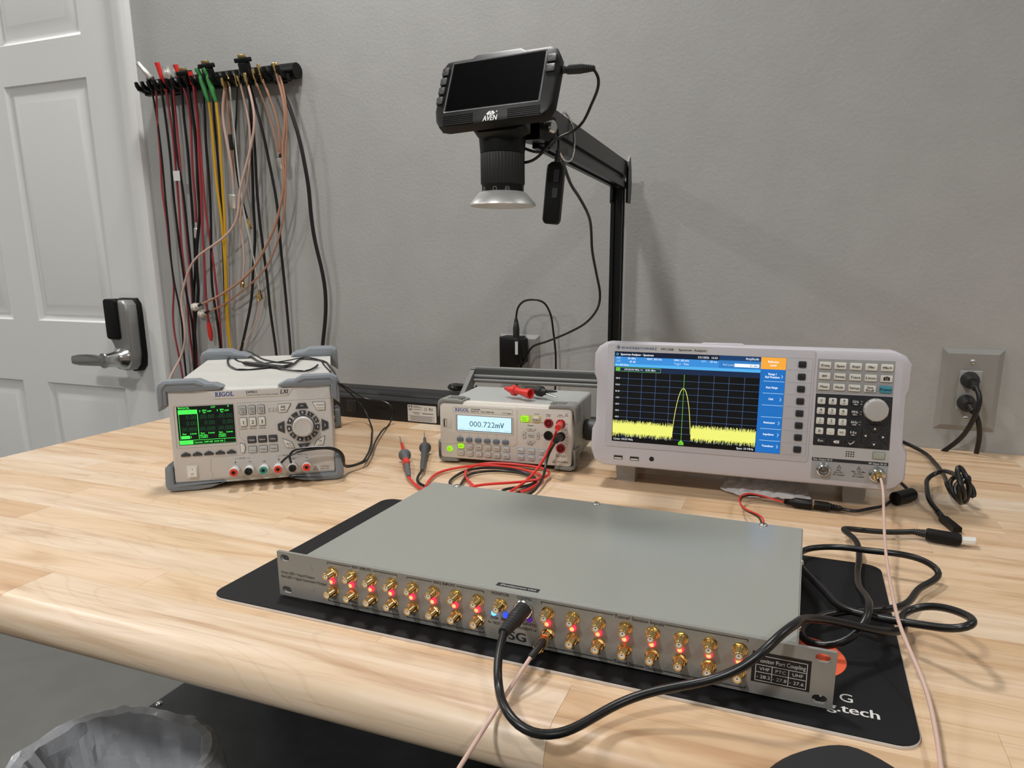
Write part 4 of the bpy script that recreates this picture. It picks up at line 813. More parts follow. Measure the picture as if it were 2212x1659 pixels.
    for u in (2.9, 25.9):
        mb = MB(); mb.prism(rrect(u, -26.5, u+13.2, -20.4, .5, 2), -3.9, -4.4, M_ali); us = P(mb, 'usb_socket'); mb = MB(); mb.rect(u+.6, -25.9, u+12.6, -21, M_rub, 4.5); mb.box(u+1.4, u+11.8, -5, -4.5, -25.2, -23.6, M_ptfe); P(mb, 'usb_tongue', us)
    mb = MB(); mb.lathe([(3.3, 4), (3.3, 4.5)], (56.5, 0, -22), (0, -1, 0), M_rub, 20); P(mb, 'headphone_jack')
    P(T, 'panel_lettering', None, 0)
    ft = mat('foot_grey', 'a9a9aa', 0.5)
    for u in (-1, 306):
        mb = MB(); mb.rings([[(u, 30, 38), (u+29, 30, 38), (u+29, 62, 38), (u, 62, 38)], [(u+.5, 30, 16), (u+28.5, 30, 16), (u+28.5, 60, 16), (u+.5, 60, 16)], [(u+2, 32, 0), (u+28, 32, 0), (u+28, 52, 0), (u+2, 52, 0)]], ft); mb.build('front_foot', t, smooth=20)
        mb = MB(); mb.lathe([(11, 0), (12, 4), (12, 34)], (u+14, 128, 0), (0, 0, 1), M_rub, 18); mb.build('rear_foot', t)
analyzer()

# ------------------------------------------------------------------ digital microscope on its stand
def microscope():
    t = thing('digital_microscope', 'black digital microscope with a dark tilted screen hanging from a bracket arm', 'microscope', TM(125, 350, 0))
    Mr = Matrix.Translation((-.125, -.350, 0))      # parts below are given in bench coordinates
    def B(mb, name, parent=None, M=None, sm=35): return mb.build(name, parent or t, Mr@M if M else Mr, sm)
    mb = MB(); mb.slab(rrect(45, 285, 205, 405, 10, 4), .3, 12, M_ext, 2); B(mb, 'base_plate')
    # post: slotted profile
    mb = MB()
    px, py, h = 122, 350, 10.5
    prof = [(-h, -h), (-4, -h), (-4, -h+5), (4, -h+5), (4, -h), (h, -h), (h, -4), (h-5, -4), (h-5, 4), (h, 4), (h, h), (4, h), (4, h-5), (-4, h-5), (-4, h), (-h, h), (-h, 4), (-h+5, 4), (-h+5, -4), (-h, -4)]
    mb.rings([[(px+x, py+y, 12) for x, y in prof], [(px+x, py+y, 446) for x, y in prof]], M_ext); B(mb, 'post', sm=20)
    # arm
    a0 = Vector((125, 366, 0)); d = Vector((.035, -1, 0)).normalized(); n = Vector((1, .035, 0)).normalized(); L = 470
    ap = [(-11, 445), (-4, 445), (-4, 449), (4, 449), (4, 445), (11, 445), (11, 456), (6, 458), (6, 464), (11, 466), (11, 491), (-11, 491), (-11, 466), (-6, 464), (-6, 458), (-11, 456)]
    mb = MB(); mb.rings([[(a0.x+n.x*x+d.x*s, a0.y+n.y*x+d.y*s, z) for x, z in ap] for s in (0, L)], M_ext); B(mb, 'arm', sm=20)
    # bracket plates at the elbow
    for sgn in (1, -1):
        mb = MB(); lf = [(-13, 420), (11, 420), (16, 440), (17, 458), (13, 478), (4, 497), (-2, 500), (-9, 490), (-13, 470)]
        x0 = 125+sgn*12.5
        P_ = [[(x0, 356+y*.9, z) for y, z in lf], [(x0+sgn*4, 356+y*.9, z) for y, z in lf]]; mb.rings(P_ if sgn > 0 else P_[::-1], M_ext); b = B(mb, 'bracket_plate', sm=20)
    mb = MB(); mb.rings([[(x, 330, 424), (x, 338, 421), (x, 344, 450), (x, 334, 452)] for x in (114, 117)], M_blkg); B(mb, 'bracket_hook')
    # screen head
    Mp = TM(53.7, -171.2, 475.6)@RZ(-2.6)@RX(-26.5)@RY(-1.8)
    o = [(-15.5, 60), (-11, 67.5), (-4, 69), (20, 69), (26, 73), (80, 73), (86, 69), (116, 69), (124, 65), (129, 55), (130, 40), (129, -4), (125, -13), (117, -18), (4, -20.5), (-6, -18), (-12, -9), (-15, 2)]
    mb = MB(); mb.prism(o, 11, -4, M_blk, 3.5, True, 3); head = B(mb, 'screen_housing', None, Mp)
    def Q(mb, name, parent=None, sm=35): return B(mb, name, parent or head, Mp, sm)
    mb = MB(); q = rrect(-3, -1.6, 113.6, 64.4, 1.5, 3); mb.rings([[(x, -4.0, z) for x, z in q], [(x, -4.5, z) for x, z in inset(q, .5)], [(x, -3.2, z) for x, z in inset(q, 2.6)]], mat('bezel_gunmetal', 'b4b5b7', 0.25, 0.8), False, False); Q(mb, 'screen_bezel')
    mb = MB(); mb.flat(rrect(-.6, .6, 111.4, 62.2, .8, 2), mat('dark_glass', '020203', 0.3, spec=0.05), 4.06); Q(mb, 'screen_glass', None, 0)
    bm_ = mat('microscope_key', '2b2b2d', 0.45); I = MB()
    for u, v, w_, h_ in ((-9.6, 53, 8.6, 10.6), (-9.8, 40, 8.2, 9.6), (-10, 27.6, 8, 9.4), (-10, 14.8, 8.2, 9.6), (120.2, 51, 11, 9.6), (120.2, 38.6, 11, 9.6)):
        mb = MB(); mb.prism(rrect(u-w_/2, v-h_/2, u+w_/2, v+h_/2, 1.6, 3), -3.5, -6, bm_, .9); Q(mb, 'screen_button')
    im = mat('icon_grey', '8c8c8c', 0.5); kk = 6.2
    I.line(ngon(-9.4, 15.6, 2.2, 14)+[ngon(-9.4, 15.6, 2.2, 14)[0]], .35, im, kk); I.line([(-11, 14), (-12.6, 12)], .45, im, kk); I.line(ngon(-10, 27.6, 2, 14)+[ngon(-10, 27.6, 2, 14)[0]], .35, im, kk)
    for a in range(0, 360, 90): I.line([(-10+1.4*math.cos(R_(a)), 27.6+1.4*math.sin(R_(a))), (-10+2.9*math.cos(R_(a)), 27.6+2.9*math.sin(R_(a)))], .35, im, kk)
    I.line([(-12, 37.4), (-7.6, 42.8)], .4, im, kk); I.line(ngon(-11, 42, 1, 10)+[ngon(-11, 42, 1, 10)[0]], .35, im, kk); I.line(ngon(-8.4, 38.2, 1, 10)+[ngon(-8.4, 38.2, 1, 10)[0]], .35, im, kk); I.line([(-12, 51), (-7, 55.5)], .4, im, kk)
    I.line([(117, 49), (123.4, 49), (123.4, 53), (121.6, 54), (118.6, 54), (117, 53), (117, 49)], .35, im, kk); I.line(ngon(120.2, 51.2, 1.2, 12)+[ngon(120.2, 51.2, 1.2, 12)[0]], .35, im, kk)
    for a in range(0, 360, 45): I.line([(120.2+1*math.cos(R_(a)), 38.6+1*math.sin(R_(a))), (120.2+2.8*math.cos(R_(a)), 38.6+2.8*math.sin(R_(a)))], .35, im, kk)
    Q(I, 'button_icons', None, 0)['kind'] = 'stuff'; I = MB()
    wt = mat('logo_white', 'f0f0ee', 0.5); I.text('AVEN', 49.4, -18.2, 66, 6.6, wt, 4.2, .02)
    I.flat([(52.2, -9.2), (55.2, -6.2), (57.6, -6.0), (60.2, -6.2), (63, -9.2), (61, -11), (54.2, -11)], wt, 4.2); I.line([(57.6, -6), (56, -11)], .5, M_blk, 4.25); I.line([(57.6, -6), (60, -11)], .5, M_blk, 4.25); I.flat(ngon(64.6, -7.4, .9, 12), wt, 4.2)
    Q(I, 'maker_logo', None, 0)
    mb = MB(); mb.prism([(30, -16), (38, -21), (80, -22), (94, -17), (90, 10), (34, 10)], 26, 10, M_blk, 3); Q(mb, 'housing_chin')
    for u0, u1 in ((-2, 35), (77, 115)):
        mb = MB()
        for q in range(6): z = -6.4-2.3*q; mb.box(u0+q*.4, u1+q*.4, -4.8, -3.8, z-.6, z+.6, M_blk)
        Q(mb, 'speaker_grille')
    # optics tube, axis vertical
    cx, cy = 107.4, -140
    mb = MB(); mb.lathe([(22, 478), (26.5, 474), (26.8, 450), (25.6, 435)], (cx, cy, 0), (0, 0, 1), M_blk, 48); tu = B(mb, 'upper_barrel')
    mb = MB(); rr = []
    for z, e in ((435, 0), (433.5, .8), (402, .8), (400.5, 0)):
        rr.append([(cx+(24.7+(e if k % 4 < 2 else 0))*math.cos(2*math.pi*k/160), cy+(24.7+(e if k % 4 < 2 else 0))*math.sin(2*math.pi*k/160), z) for k in range(160)])
    mb.rings(rr, M_rub); zr = B(mb, 'zoom_ring', tu)
    mb = MB(); mb.lathe([(24.4, 400.5), (24.2, 388)], (cx, cy, 0), (0, 0, 1), M_blk, 48); lb = B(mb, 'lower_barrel', tu)
    mb = MB(); im2 = mat('zoom_mark', 'b4b4b4', 0.5); cl = Vector((439-cx, -916-cy)).normalized(); ab = math.atan2(cl.y, cl.x); rb_ = 24.5
    def on(a, z): return (cx+rb_*math.cos(a), cy+rb_*math.sin(a), z)
    def arc(ca, cz, r, n=16): return [on(ab+R_(ca)+r*math.cos(2*math.pi*k/n)/rb_, cz+r*math.sin(2*math.pi*k/n)) for k in range(n+1)]
    zc = 394.8
    for ca, r in ((-62, 2.2), (-22, 2.2), (12, 2.2)):
        mb = MB(); mb.tube(arc(ca, zc, r), .22, im2, 4, smooth=False)
        if ca == 12: mb.tube([on(ab+R_(12)-.06, zc), on(ab+R_(12)+.06, zc)], .25, im2, 4, smooth=False)
        if ca == -22: mb.tube([on(ab+R_(-22)+.07, zc-1.5), on(ab+R_(-22)+.14, zc-3.3)], .3, im2, 4, smooth=False)
        B(mb, 'zoom_symbol', lb)
    mb = MB(); mb.lathe([(24.4, 393), (27.5, 392), (38, 380), (38.6, 377.5), (37.4, 376.8), (31, 378), (17, 382), (16, 389)], (cx, cy, 0), (0, 0, 1), mat('silver_ring', 'd2d2d0', .38, .55, bump=(700, .3, .0004)), 56, True, False); mb.lathe([(15.9, 387), (8, 389)], (cx, cy, 0), (0, 0, 1), M_blkg, 32); B(mb, 'light_ring', tu)
    # neck joining barrel, housing and arm
    mb = MB(); mb.rings([[(118, -132, 450), (150, -132, 450), (158, -100, 450), (128, -100, 450)], [(118, -132, 478), (150, -132, 478), (158, -100, 478), (128, -100, 478)]], M_ext)
    B(mb, 'clamp_block'); mb = MB(); mb.lathe([(7, 0), (7, 12), (5, 14)], (152, -118, 464), (1, -.5, 0), M_chr, 18); B(mb, 'clamp_knob')
    # power plug at the screen's right edge
    return t
microscope()
# ------------------------------------------------------------------ paths of cables (mm, bench coordinates)
P = {
 'h_red1': [(-966.3,372,704.7),(-970.7,374.3,683.9),(-979.3,376.7,617.2),(-982.3,379,567),(-991.6,381.3,483.9),(-990.3,383.7,412.2),(-993.7,386,356.4),(-994.2,388.3,309.4),(-998,390.7,249.5),(-1011.7,393,203),(-1017.4,395.3,150.1),(-1011.5,397.7,80.3),(-1008,400,-8.7)],
 'h_blk1': [(-978.1,370,708.1),(-979.5,372,692),(-977.2,374,668.5),(-977.6,376,644),(-978.4,378,595.2),(-980,380,551.7),(-984.4,382,469.1),(-987.6,384,383.2),(-991.8,386,339),(-991.5,388,264.2),(-986.6,390,219.5),(-984.6,392,164),(-990.5,394,125.8),(-993.7,396,63.8),(-996.5,398,-7.6)],
 'h_blk2': [(-951.1,372,703.4),(-950.9,374.5,658.8),(-951.5,377.1,610.6),(-953.4,379.6,545.3),(-958.7,382.2,468.3),(-960.3,384.7,411.6),(-961.7,387.3,354),(-961.2,389.8,294.1),(-962.6,392.4,249.9),(-955.6,394.9,180.5),(-961.6,397.5,100),(-972.5,400,-18.3)],
 'h_red2': [(-937.4,372,702.3),(-939,374.7,683.5),(-938.3,377.3,641.6),(-939.3,380,577.1),(-944,382.7,524.7),(-947.2,385.3,482.8),(-952.5,388,425.4),(-959.6,390.7,354),(-960.5,393.3,294.1),(-964.8,396,219.6),(-970.7,398.7,142.1),(-971.1,401.3,81.8),(-975.2,404,-7.3)],
 'h_blk3': [(-918.6,370,702.3),(-923.6,372.8,680),(-927.6,375.6,624.8),(-931,378.4,544),(-927.8,381.2,498.2),(-929,384,439.3),(-931.8,386.8,367.6),(-934.7,389.6,294.2),(-940.9,392.4,236.9),(-948.6,395.2,146.6),(-965.7,398,-5.6)],
 'h_red3': [(-914,371,704.1),(-918.1,373.8,677.9),(-921,376.6,640.3),(-925.1,379.5,564.1),(-930.2,382.3,509.7),(-933,385.1,439.5),(-935.9,387.9,367.7),(-940.2,390.7,294.2),(-944.8,393.5,250.1),(-949.7,396.4,169.2),(-956.1,399.2,65.3),(-963.9,402,-6.2)],
 'h_blk4': [(-892.6,372,708.4),(-894.4,374.9,693.7),(-899,377.8,639.1),(-900.1,380.7,583.1),(-903.1,383.6,543.4),(-908.6,386.5,495),(-913.5,389.5,439.3),(-919.8,392.4,367.7),(-927,395.3,309.5),(-941.6,398.2,250),(-967.9,401.1,76.1),(-983,404,-19.7)],
 'h_red4': [(-888.7,370,711.4),(-881.6,373.1,692.3),(-878.9,376.3,654),(-884.3,379.4,591),(-892.3,382.6,542.7),(-897.5,385.7,497.5),(-900.5,388.9,447.3),(-907.6,392,407.8)],
 'h_blk5': [(-872.3,372,708.6),(-870.7,374.9,653.2),(-870.3,377.8,597.8),(-874.7,380.7,546.7),(-883.7,383.6,480.4),(-887.7,386.5,430.1),(-907.5,389.5,367.4),(-921,392.4,309.5),(-924.6,395.3,250.3),(-946.1,398.2,188.4),(-965.6,401.1,76.2),(-979.9,404,-19.5)],
 'h_red5': [(-854.4,370,706.7),(-856,372.9,651.7),(-860.2,375.8,596.9),(-867.8,378.7,541.1),(-873.3,381.6,479.8),(-883.1,384.4,395.4),(-889.6,387.3,324),(-897.7,390.2,250.8),(-902.2,393.1,205.4),(-903.4,396,172.8)],
 'h_red6': [(-854.7,374,705.7),(-858.1,377.9,629.5),(-864,381.8,531.2),(-868.4,385.6,409.8),(-864.9,389.5,324.5),(-866.6,393.4,251.1),(-869.3,397.3,190.4),(-875.6,401.1,111.3),(-884.2,405,10.1)],
 'h_blk6': [(-828.3,370,702.6),(-832.4,373,633.7),(-840.3,376,579),(-843.1,379,544.9),(-847.7,382,479),(-857.2,385,395),(-867.3,388,338.3),(-877,391,251),(-874.7,394,190.5),(-875.1,397,111.7),(-882.2,400,11)],
 'h_yel1': [(-811.8,366,666.3),(-812.2,369.3,647.9),(-815.4,372.5,601.5),(-820,375.8,553.3),(-822.9,379.1,491),(-821.6,382.4,416.9),(-825.2,385.6,338.1),(-831.9,388.9,280.7),(-841.5,392.2,206.8),(-846.1,395.5,146.7),(-845.1,398.7,99.2),(-847.6,402,24.4)],
 'h_yel2': [(-791.1,366,664.8),(-792.2,369.1,622.6),(-795.9,372.2,568.2),(-800.6,375.3,527.5),(-806.3,378.4,477.2),(-810.6,381.5,421.8),(-817.5,384.5,366.2),(-827.8,387.6,281.8),(-836.9,390.7,194.9),(-841.3,393.8,122.4),(-840.2,396.9,71.4),(-838.3,400,13.8)],
 'h_blk7': [(-804.9,374,701.6),(-812,378.3,626.5),(-816.2,382.5,529.2),(-822,386.8,449),(-832,391,366.6),(-842.2,395.3,281.6),(-851.1,399.5,194),(-850.1,403.8,104.1),(-851.9,408,11.6)],
 'h_pnk1': [(-760.7,364,686.4),(-775.1,368,652.6),(-782.6,372,622.5),(-781,376,591.7),(-780.3,380,552.8),(-780.4,384,527.7),(-782.2,388,504.4),(-786.9,392,480.9)],
 'h_cop1': [(-763.9,370,697.3),(-769,374.3,668.6),(-771.2,378.7,630.6),(-775.5,383,595.9),(-778.1,387.3,563.6),(-783.7,391.7,528.8),(-790.6,396,481.4)],
 'h_pnk2': [(-720,366,692.8),(-714,368.7,655.8),(-709.4,371.5,617.5),(-711.8,374.2,583),(-720.2,376.9,540.6),(-730.8,379.6,501.4),(-748.8,382.4,467.1),(-766.1,385.1,430.1),(-775.5,387.8,405),(-771.7,390.5,365.9),(-774.8,393.3,324.3),(-786.5,396,277.7)],
 'h_pnk3': [(-695.7,362,686.2),(-687.4,362.9,645.2),(-686.5,363.9,614.7),(-695.5,364.8,585.3),(-710.1,365.8,551.1),(-738.5,366.7,492.4),(-751,367.7,465.8),(-758.4,368.6,419.7),(-777.5,369.6,392.9),(-814.4,370.5,368.8),(-862.2,371.5,346.4),(-904.8,372.4,323.9),(-923.9,373.4,303.5),(-945.7,374.3,264.9),(-964.6,375.3,220.6),(-960.2,376.2,174.9),(-963,377.2,135.3),(-986.9,378.1,83.9),(-1000.5,350,37.4),(-1002.5,340,-21.4)],
 'h_blk8': [(-706.2,370,692.6),(-704.1,373.4,670.9),(-712.8,376.8,595.9),(-718.5,380.2,524.4),(-727.2,383.6,447.6),(-733.8,387,365.4),(-748.1,390.4,309.6),(-763,393.8,237.4),(-792.1,397.2,162.7),(-823.2,400.6,88.7),(-852.2,404,0.6)],
 'h_blk9': [(-700,370,692.1),(-686,373.6,631.4),(-676.4,377.2,578),(-673.9,380.8,541.7),(-668.1,384.4,491.6),(-663.7,388,424.8),(-667.4,391.6,364.8),(-667.9,395.2,295.2),(-668.4,398.8,210.2),(-670.1,402.4,107.6),(-676.4,406,11.6)],
 'h_blk10': [(-699.5,372,690.6),(-703.5,376,628.4),(-707.6,380,553),(-714.3,384,474.6),(-714.9,388,365.2),(-712.5,392,281.5),(-714.4,396,209.4),(-709.9,400,106.2),(-713,404,9.6)],
 'h_cop2': [(-680.3,370,690.4),(-669.4,373.5,659),(-657.5,377,622.6),(-647.7,380.5,569),(-646,384,548.4)],
 'h_cop3': [(-660.2,366,695.2),(-641.8,370.5,643.4),(-635.3,375,605.8),(-637,379.5,563.5),(-642.4,384,546.4)],
 'h_cop4': [(-621.3,364,704),(-610.3,365.3,654.7),(-607.6,366.6,617.3),(-617.5,367.9,574.7),(-626.4,369.1,543.4),(-626.3,370.4,517.1),(-626.9,371.7,482.8),(-641.5,373,444.2),(-665.4,374.3,391.2),(-694.9,375.6,351.4),(-729.2,376.9,309.6),(-777,378.1,274.9),(-833.9,379.4,245.5),(-879.6,380.7,227.4),(-904.9,382,219.2)],
 'h_cop5': [(-615.8,366,704),(-607.8,367.8,665.9),(-606.6,369.7,617.8),(-618.2,371.5,547.1),(-624.5,373.3,496.4),(-632.1,375.2,444.1),(-649.9,377,391),(-674,378.8,342.7),(-704.2,380.7,303.9),(-744.8,382.5,273),(-806.3,384.3,237.1),(-855.7,386.2,212.3),(-890.1,388,202.6)],
 'h_blk11': [(-626.4,368,699.1),(-616.4,370.6,676.3),(-605.4,373.2,649.6),(-593.1,375.8,609.7),(-584.2,378.5,570.7),(-577.5,381.1,518.1),(-574.1,383.7,482.1),(-574.3,386.3,416.6),(-570.8,388.9,363.6),(-560.4,391.5,309.7),(-554.8,394.2,255),(-558.7,396.8,212.7),(-575.7,399.4,132.3),(-595.7,402,17.4)],
 'h_gry': [(-755.6,372,697.1),(-755.7,374.9,631.7),(-755.9,377.7,506.1),(-751.6,380.6,415.3),(-746.8,383.4,379.7),(-742.6,386.3,343.3),(-741.2,389.1,301.2),(-737.4,392,252.8)],
 'h_blk12': [(-736,374,695.9),(-747.3,376.8,631.5),(-764,379.6,565.6),(-766.4,382.4,521.9),(-763.6,385.2,476.4),(-750.8,388,412.7)],
 'h_pnk4': [(-738.7,390,229.5),(-739.8,392.3,213.3),(-747.9,394.7,194.7),(-769.7,397,163.4),(-806.5,399.3,126.6),(-842.1,401.7,99),(-873,404,22.6)],
 'dp_w1': [(-225.1,-141.9,32.1),(-223.8,-145.4,36.9),(-223.9,-149.5,45.1),(-223.4,-148.6,50.7),(-218.6,-142.2,53.2),(-206.3,-130.6,53.8),(-191.4,-119.6,53.7),(-178.8,-110.4,52.1),(-171.1,-102.7,47.5),(-168.6,-96.7,40.2),(-170.7,-91.7,31.8),(-174.6,-87.9,24.4),(-184.7,-72.8,14),(-187.3,-53.1,8),(-181.2,-41,9.3),(-194.6,-2.8,9),(-225.7,55.9,8.7),(-270.6,127,8.3),(-332.8,215,8),(-359.8,236,29.2),(-376.9,232,51.8),(-387.5,215,72.2),(-382.9,195,82.5)],
 'dp_w2': [(-236.1,-149.8,34),(-230.8,-150.4,39.2),(-222.2,-145.7,46.4),(-211.2,-137.1,50.3),(-196.3,-123.5,51.3),(-181.3,-112.4,51.3),(-172.4,-103.8,46.6),(-170.1,-97.9,39.5),(-172.3,-92.9,31.1),(-175.9,-88.9,23.7),(-181.1,-77.9,14),(-184,-51.9,8),(-178.3,-36.1,9.2),(-191.9,2.6,8.8),(-236.2,86.3,8.4),(-276.6,174.1,8),(-303.8,245,8.6),(-299.7,250,24),(-305.5,250,37.4),(-323.4,250,45.3),(-358.9,248,46.7),(-386.2,235,64.5),(-383.8,200,83.9)],
 'dp_c1': [(-183.1,-77.2,141),(-314.1,61.6,141.1),(-383,129.4,141.3),(-415.5,141.8,141.4),(-416.5,81.3,141.6),(-432.4,42.6,141.7),(-470,42.9,141.8),(-532.1,84.2,142),(-576.1,120.3,142.1),(-608.8,164.8,142.2),(-593.3,169.5,142.4),(-522,128.1,142.5),(-449.6,76.2,142.7),(-398,59.5,142.8),(-384.4,63.6,142.9),(-369,33.5,143.1),(-377.4,7.5,143.2),(-389,-18.9,143.3),(-404.2,-35.2,143.5),(-438.6,-18.8,143.6),(-486,21.6,143.8),(-529.5,69.3,143.9),(-561.8,118.5,144),(-520.1,105.7,144.2),(-443.1,49.3,144.3),(-380.6,11.3,144.4),(-322.7,-16.4,144.6),(-291.8,-18.9,144.7),(-302.9,23.4,144.9),(-316,46.2,145)],
 'dp_c2': [(-169.7,-95.5,143),(-286.7,40.6,143.4),(-363.9,108.2,143.8),(-395,110,144.1),(-365.3,46.3,144.5),(-345.5,0.1,144.9),(-384.8,10.9,145.2),(-420.6,13.6,145.6),(-446.9,15.8,146)],
 'dm_red': [(122.8,15.5,75),(114.2,30.5,62),(108.4,35.2,50),(101.1,31.9,32),(96.1,6.5,16),(93.2,-22.8,9),(88.8,-53.6,5),(84.6,-73.2,4),(83,-88.3,4),(89.5,-81.7,4),(104.6,-59.4,4),(108.7,-27.4,4),(109.3,-4.4,4),(103.8,12.6,4),(90.6,21.3,4),(64.3,32.6,4),(39.3,38.9,4),(9.1,38.2,4),(-22.8,23.6,4),(-36.9,5.1,4),(-51.1,-20.8,4),(-48.2,-53.9,4),(-38,-86.8,4),(-21.8,-119.3,4),(9.9,-139.4,4),(35.3,-110.1,4),(42.6,-82.6,4),(24.7,-65.6,4),(5.3,-43.3,4),(-10.8,-20.6,4),(-18.3,1.7,4),(-18.2,23.7,4),(-6.1,37.6,6),(16.2,39.6,8),(52.9,42.6,8),(83.3,40.8,8),(100.3,34.3,8),(112.4,20.3,8),(114.3,5,8),(110.3,-13,8),(85.7,-39.1,8),(51.8,-57.4,7),(27.1,-73.5,6),(18.6,-104.1,4),(1,-122.9,4),(-24.6,-112,4),(-39.7,-102.8,4),(-61.4,-84.3,4),(-76.2,-70.9,7)],
 'dm_blk': [(122.7,10.1,58),(111.8,25.7,45),(103.4,27.3,32),(106.4,13.2,18),(114,-23.1,10),(117.4,-50.6,8),(118.3,-74.2,5),(106.7,-91.4,4),(79.5,-89.5,4),(68.2,-69.7,4),(90,-49.9,4),(103.9,-29.3,4),(101.3,-7.4,4),(81.8,14.1,4),(51.4,27.8,4),(21.3,27.9,4),(-4.4,17.3,4),(-17.4,-3.1,4),(-18.8,-33.3,4),(-13.1,-68.5,4),(9.6,-86.4,4),(0.4,-45.1,4),(-5.3,-18.5,4),(4.2,-1,4),(27.5,13.7,4),(60.6,16,4),(88.3,4.4,4),(104.3,-15.5,4),(102.6,-47.3,4),(84,-99.9,4),(27.3,-121.1,4),(-2.7,-116.2,4),(-23.4,-98.8,4),(-37.3,-91.8,4),(-49.3,-87.5,4),(-61.4,-74,5),(-68.5,-56.5,6),(-72.1,-40.3,8)],
 'prb_red': [(-75.8,-70.9,8),(-137.9,21.1,11),(-171.5,69.8,11),(-182.8,86,10),(-219.9,139.6,8)],
 'prb_blk': [(-72.5,-38,8),(-129.6,72.7,11),(-161.5,128,10),(-165.1,133.6,10),(-199.6,192.4,8)],
 'ad_red': [(422.3,-173.2,36),(422.1,-174.6,40),(420.8,-158.2,38),(416.9,-136.5,34),(408.1,-110.1,28),(397.7,-83.4,22),(390,-53.7,18),(386.7,-30.9,16),(388.3,-7.1,14),(394.6,7.1,13),(402.8,12.4,12),(413,12.8,10),(427.1,10.6,8),(440.5,4.1,7)],
 'ad_blk': [(420.5,-173.8,36),(419.9,-168.5,38),(418.3,-153.5,36),(413.9,-130.5,31),(406,-106.1,25),(397.7,-82.4,20),(391.4,-57.6,16),(387.6,-28.6,13),(388.3,-5.3,11),(394.4,12.7,10),(402.6,18.3,9),(412.8,21.2,7),(427,19,6),(440.5,14.8,5)],
 'ad_f': [(441,7.9,7),(475.5,7.1,7)],
 'ad_m': [(478,8,7),(510.9,4,7)],
 'ad_cab': [(510.5,6.8,6),(522.9,0.7,6),(543.1,19,6),(561.1,35.4,6),(574.5,65.4,6),(578.5,73,6)],
 'ferr': [(577.2,63.2,9),(603,93.9,9)],
 'ad_cab2': [(601.3,95.5,8),(603.7,97.3,10),(598.4,106.3,12),(593.3,121,14),(583.4,157,16)],
 'cord_r': [(607.5,384.2,20),(632.5,382.6,12),(653.4,357,6),(660.7,299.9,5),(661.3,239,6),(654.2,158.5,12),(645.2,88.1,20),(650.5,83.8,10),(657.3,78.8,8),(657.9,53.6,25),(659.5,52.1,40),(653.1,49.6,50),(648.4,63.5,62),(645.4,68.3,64),(641.7,55.3,60),(644.5,53.3,48),(647.4,38.2,40),(654,47.2,28),(653.8,63.7,14),(646.1,64.9,20),(643.3,69.4,30),(649.1,79.2,38),(657.4,73.7,42),(662.4,59.8,38),(668.4,58.9,26),(668.7,59.7,20),(661.6,53.6,24),(656.9,58.5,32),(657.4,61.9,44),(662.9,65.1,48),(661.4,67.6,50),(652.6,59.3,50),(646.7,43.5,44),(644.4,41.9,30),(650.2,51.8,16),(656.7,63.5,10),(650.9,73.2,12),(646,86.8,22),(646.2,108.8,32),(652.7,106.2,38),(654.8,72.7,42),(653.2,77.1,42),(649.4,122.6,36),(641.3,149.2,30),(631.1,144.2,24),(620.1,99.9,18),(617.8,60.8,12),(624.1,34.3,7)],
 'usb_micro': [(623.8,44.8,6),(626.2,15.4,5.5),(635.3,-22.1,5)],
 'cfg': [(253.4,-487,44.1),(253.1,-495,40.2),(253.6,-500,33.2),(255.3,-506,24.7),(260.8,-514,16),(274.7,-537.4,20),(282.8,-544.7,17),(292.9,-548.2,14),(304.4,-547.5,12),(314.9,-541.2,12),(325.7,-528.8,13),(335.9,-512.4,15),(348.8,-499.7,19),(367.8,-489.3,24),(387.5,-481.3,28),(407.3,-476.1,34),(418.8,-472,40),(427.3,-469.9,47),(434.7,-466.3,54),(441,-459.1,60),(448.5,-445.6,63),(457.5,-430.8,63),(457.1,-418.7,58),(468,-396.8,50),(484.7,-380,42),(510.6,-359.6,30),(525.4,-347.8,24),(538.5,-335.4,20),(543.4,-328.3,20),(540.8,-318.2,18),(539.8,-304.8,16),(545.5,-287.3,16),(557.3,-281.1,20),(571.5,-299,30),(580.9,-323.3,38),(583.9,-348.7,44),(579.3,-359.8,44),(570.6,-357.5,40),(557.9,-341.9,32),(540.6,-329.9,26),(514.6,-320,22),(495.4,-310.5,20),(483.6,-275.2,16),(471.7,-242.6,14),(461.9,-214.8,12),(459.2,-186.9,12),(463.7,-164.6,12),(478.6,-154.7,13),(502.1,-154,16),(526.9,-170.1,22),(559.4,-178.8,26),(581.8,-175,20),(593.2,-175,12),(582.8,-196.5,10),(566.9,-219.2,10),(556.7,-249,11),(544.4,-274.4,13),(525.2,-289,14),(502.4,-299.3,14),(481.1,-314.2,14),(464.8,-331.6,12),(459.8,-349,10),(463.4,-363,10),(475.6,-368,12),(491.5,-365.8,16),(502.4,-362.4,24),(508.6,-354.9,34),(511.5,-339.4,38),(513.1,-309.2,32),(510.6,-266.3,22),(513.9,-209.1,12),(519.6,-154.4,10),(519.3,-127.4,14),(512.3,-104.3,14),(502.6,-88.1,14),(511.8,-82.3,12),(532.2,-73.3,9),(556,-67.2,8),(585.3,-54.5,8)],
 'usb_a': [(584.3,-54.8,8),(596.3,-57,8),(631.2,-63.3,8),(646,-61.2,8)],
 'rf': [(549.5,-12,56),(551.2,-18,53.3),(552.1,-30,39.7),(547.4,-80.9,40),(545.1,-114.2,34),(541.6,-165.6,28),(538.7,-227.4,24),(535.7,-295.5,26),(533.8,-343.9,30),(535.7,-367.5,28),(540.2,-385,22),(544.5,-409.1,16),(544.8,-439.9,12),(543.8,-466.9,9),(542.4,-483.5,8),(540.6,-497.6,8)],
 'rf2': [(270.8,-478,21.8),(266.6,-494,13.8),(261.9,-512,5.2),(260.2,-540,0.4),(262.5,-575,2.7),(267,-600,9.6)],
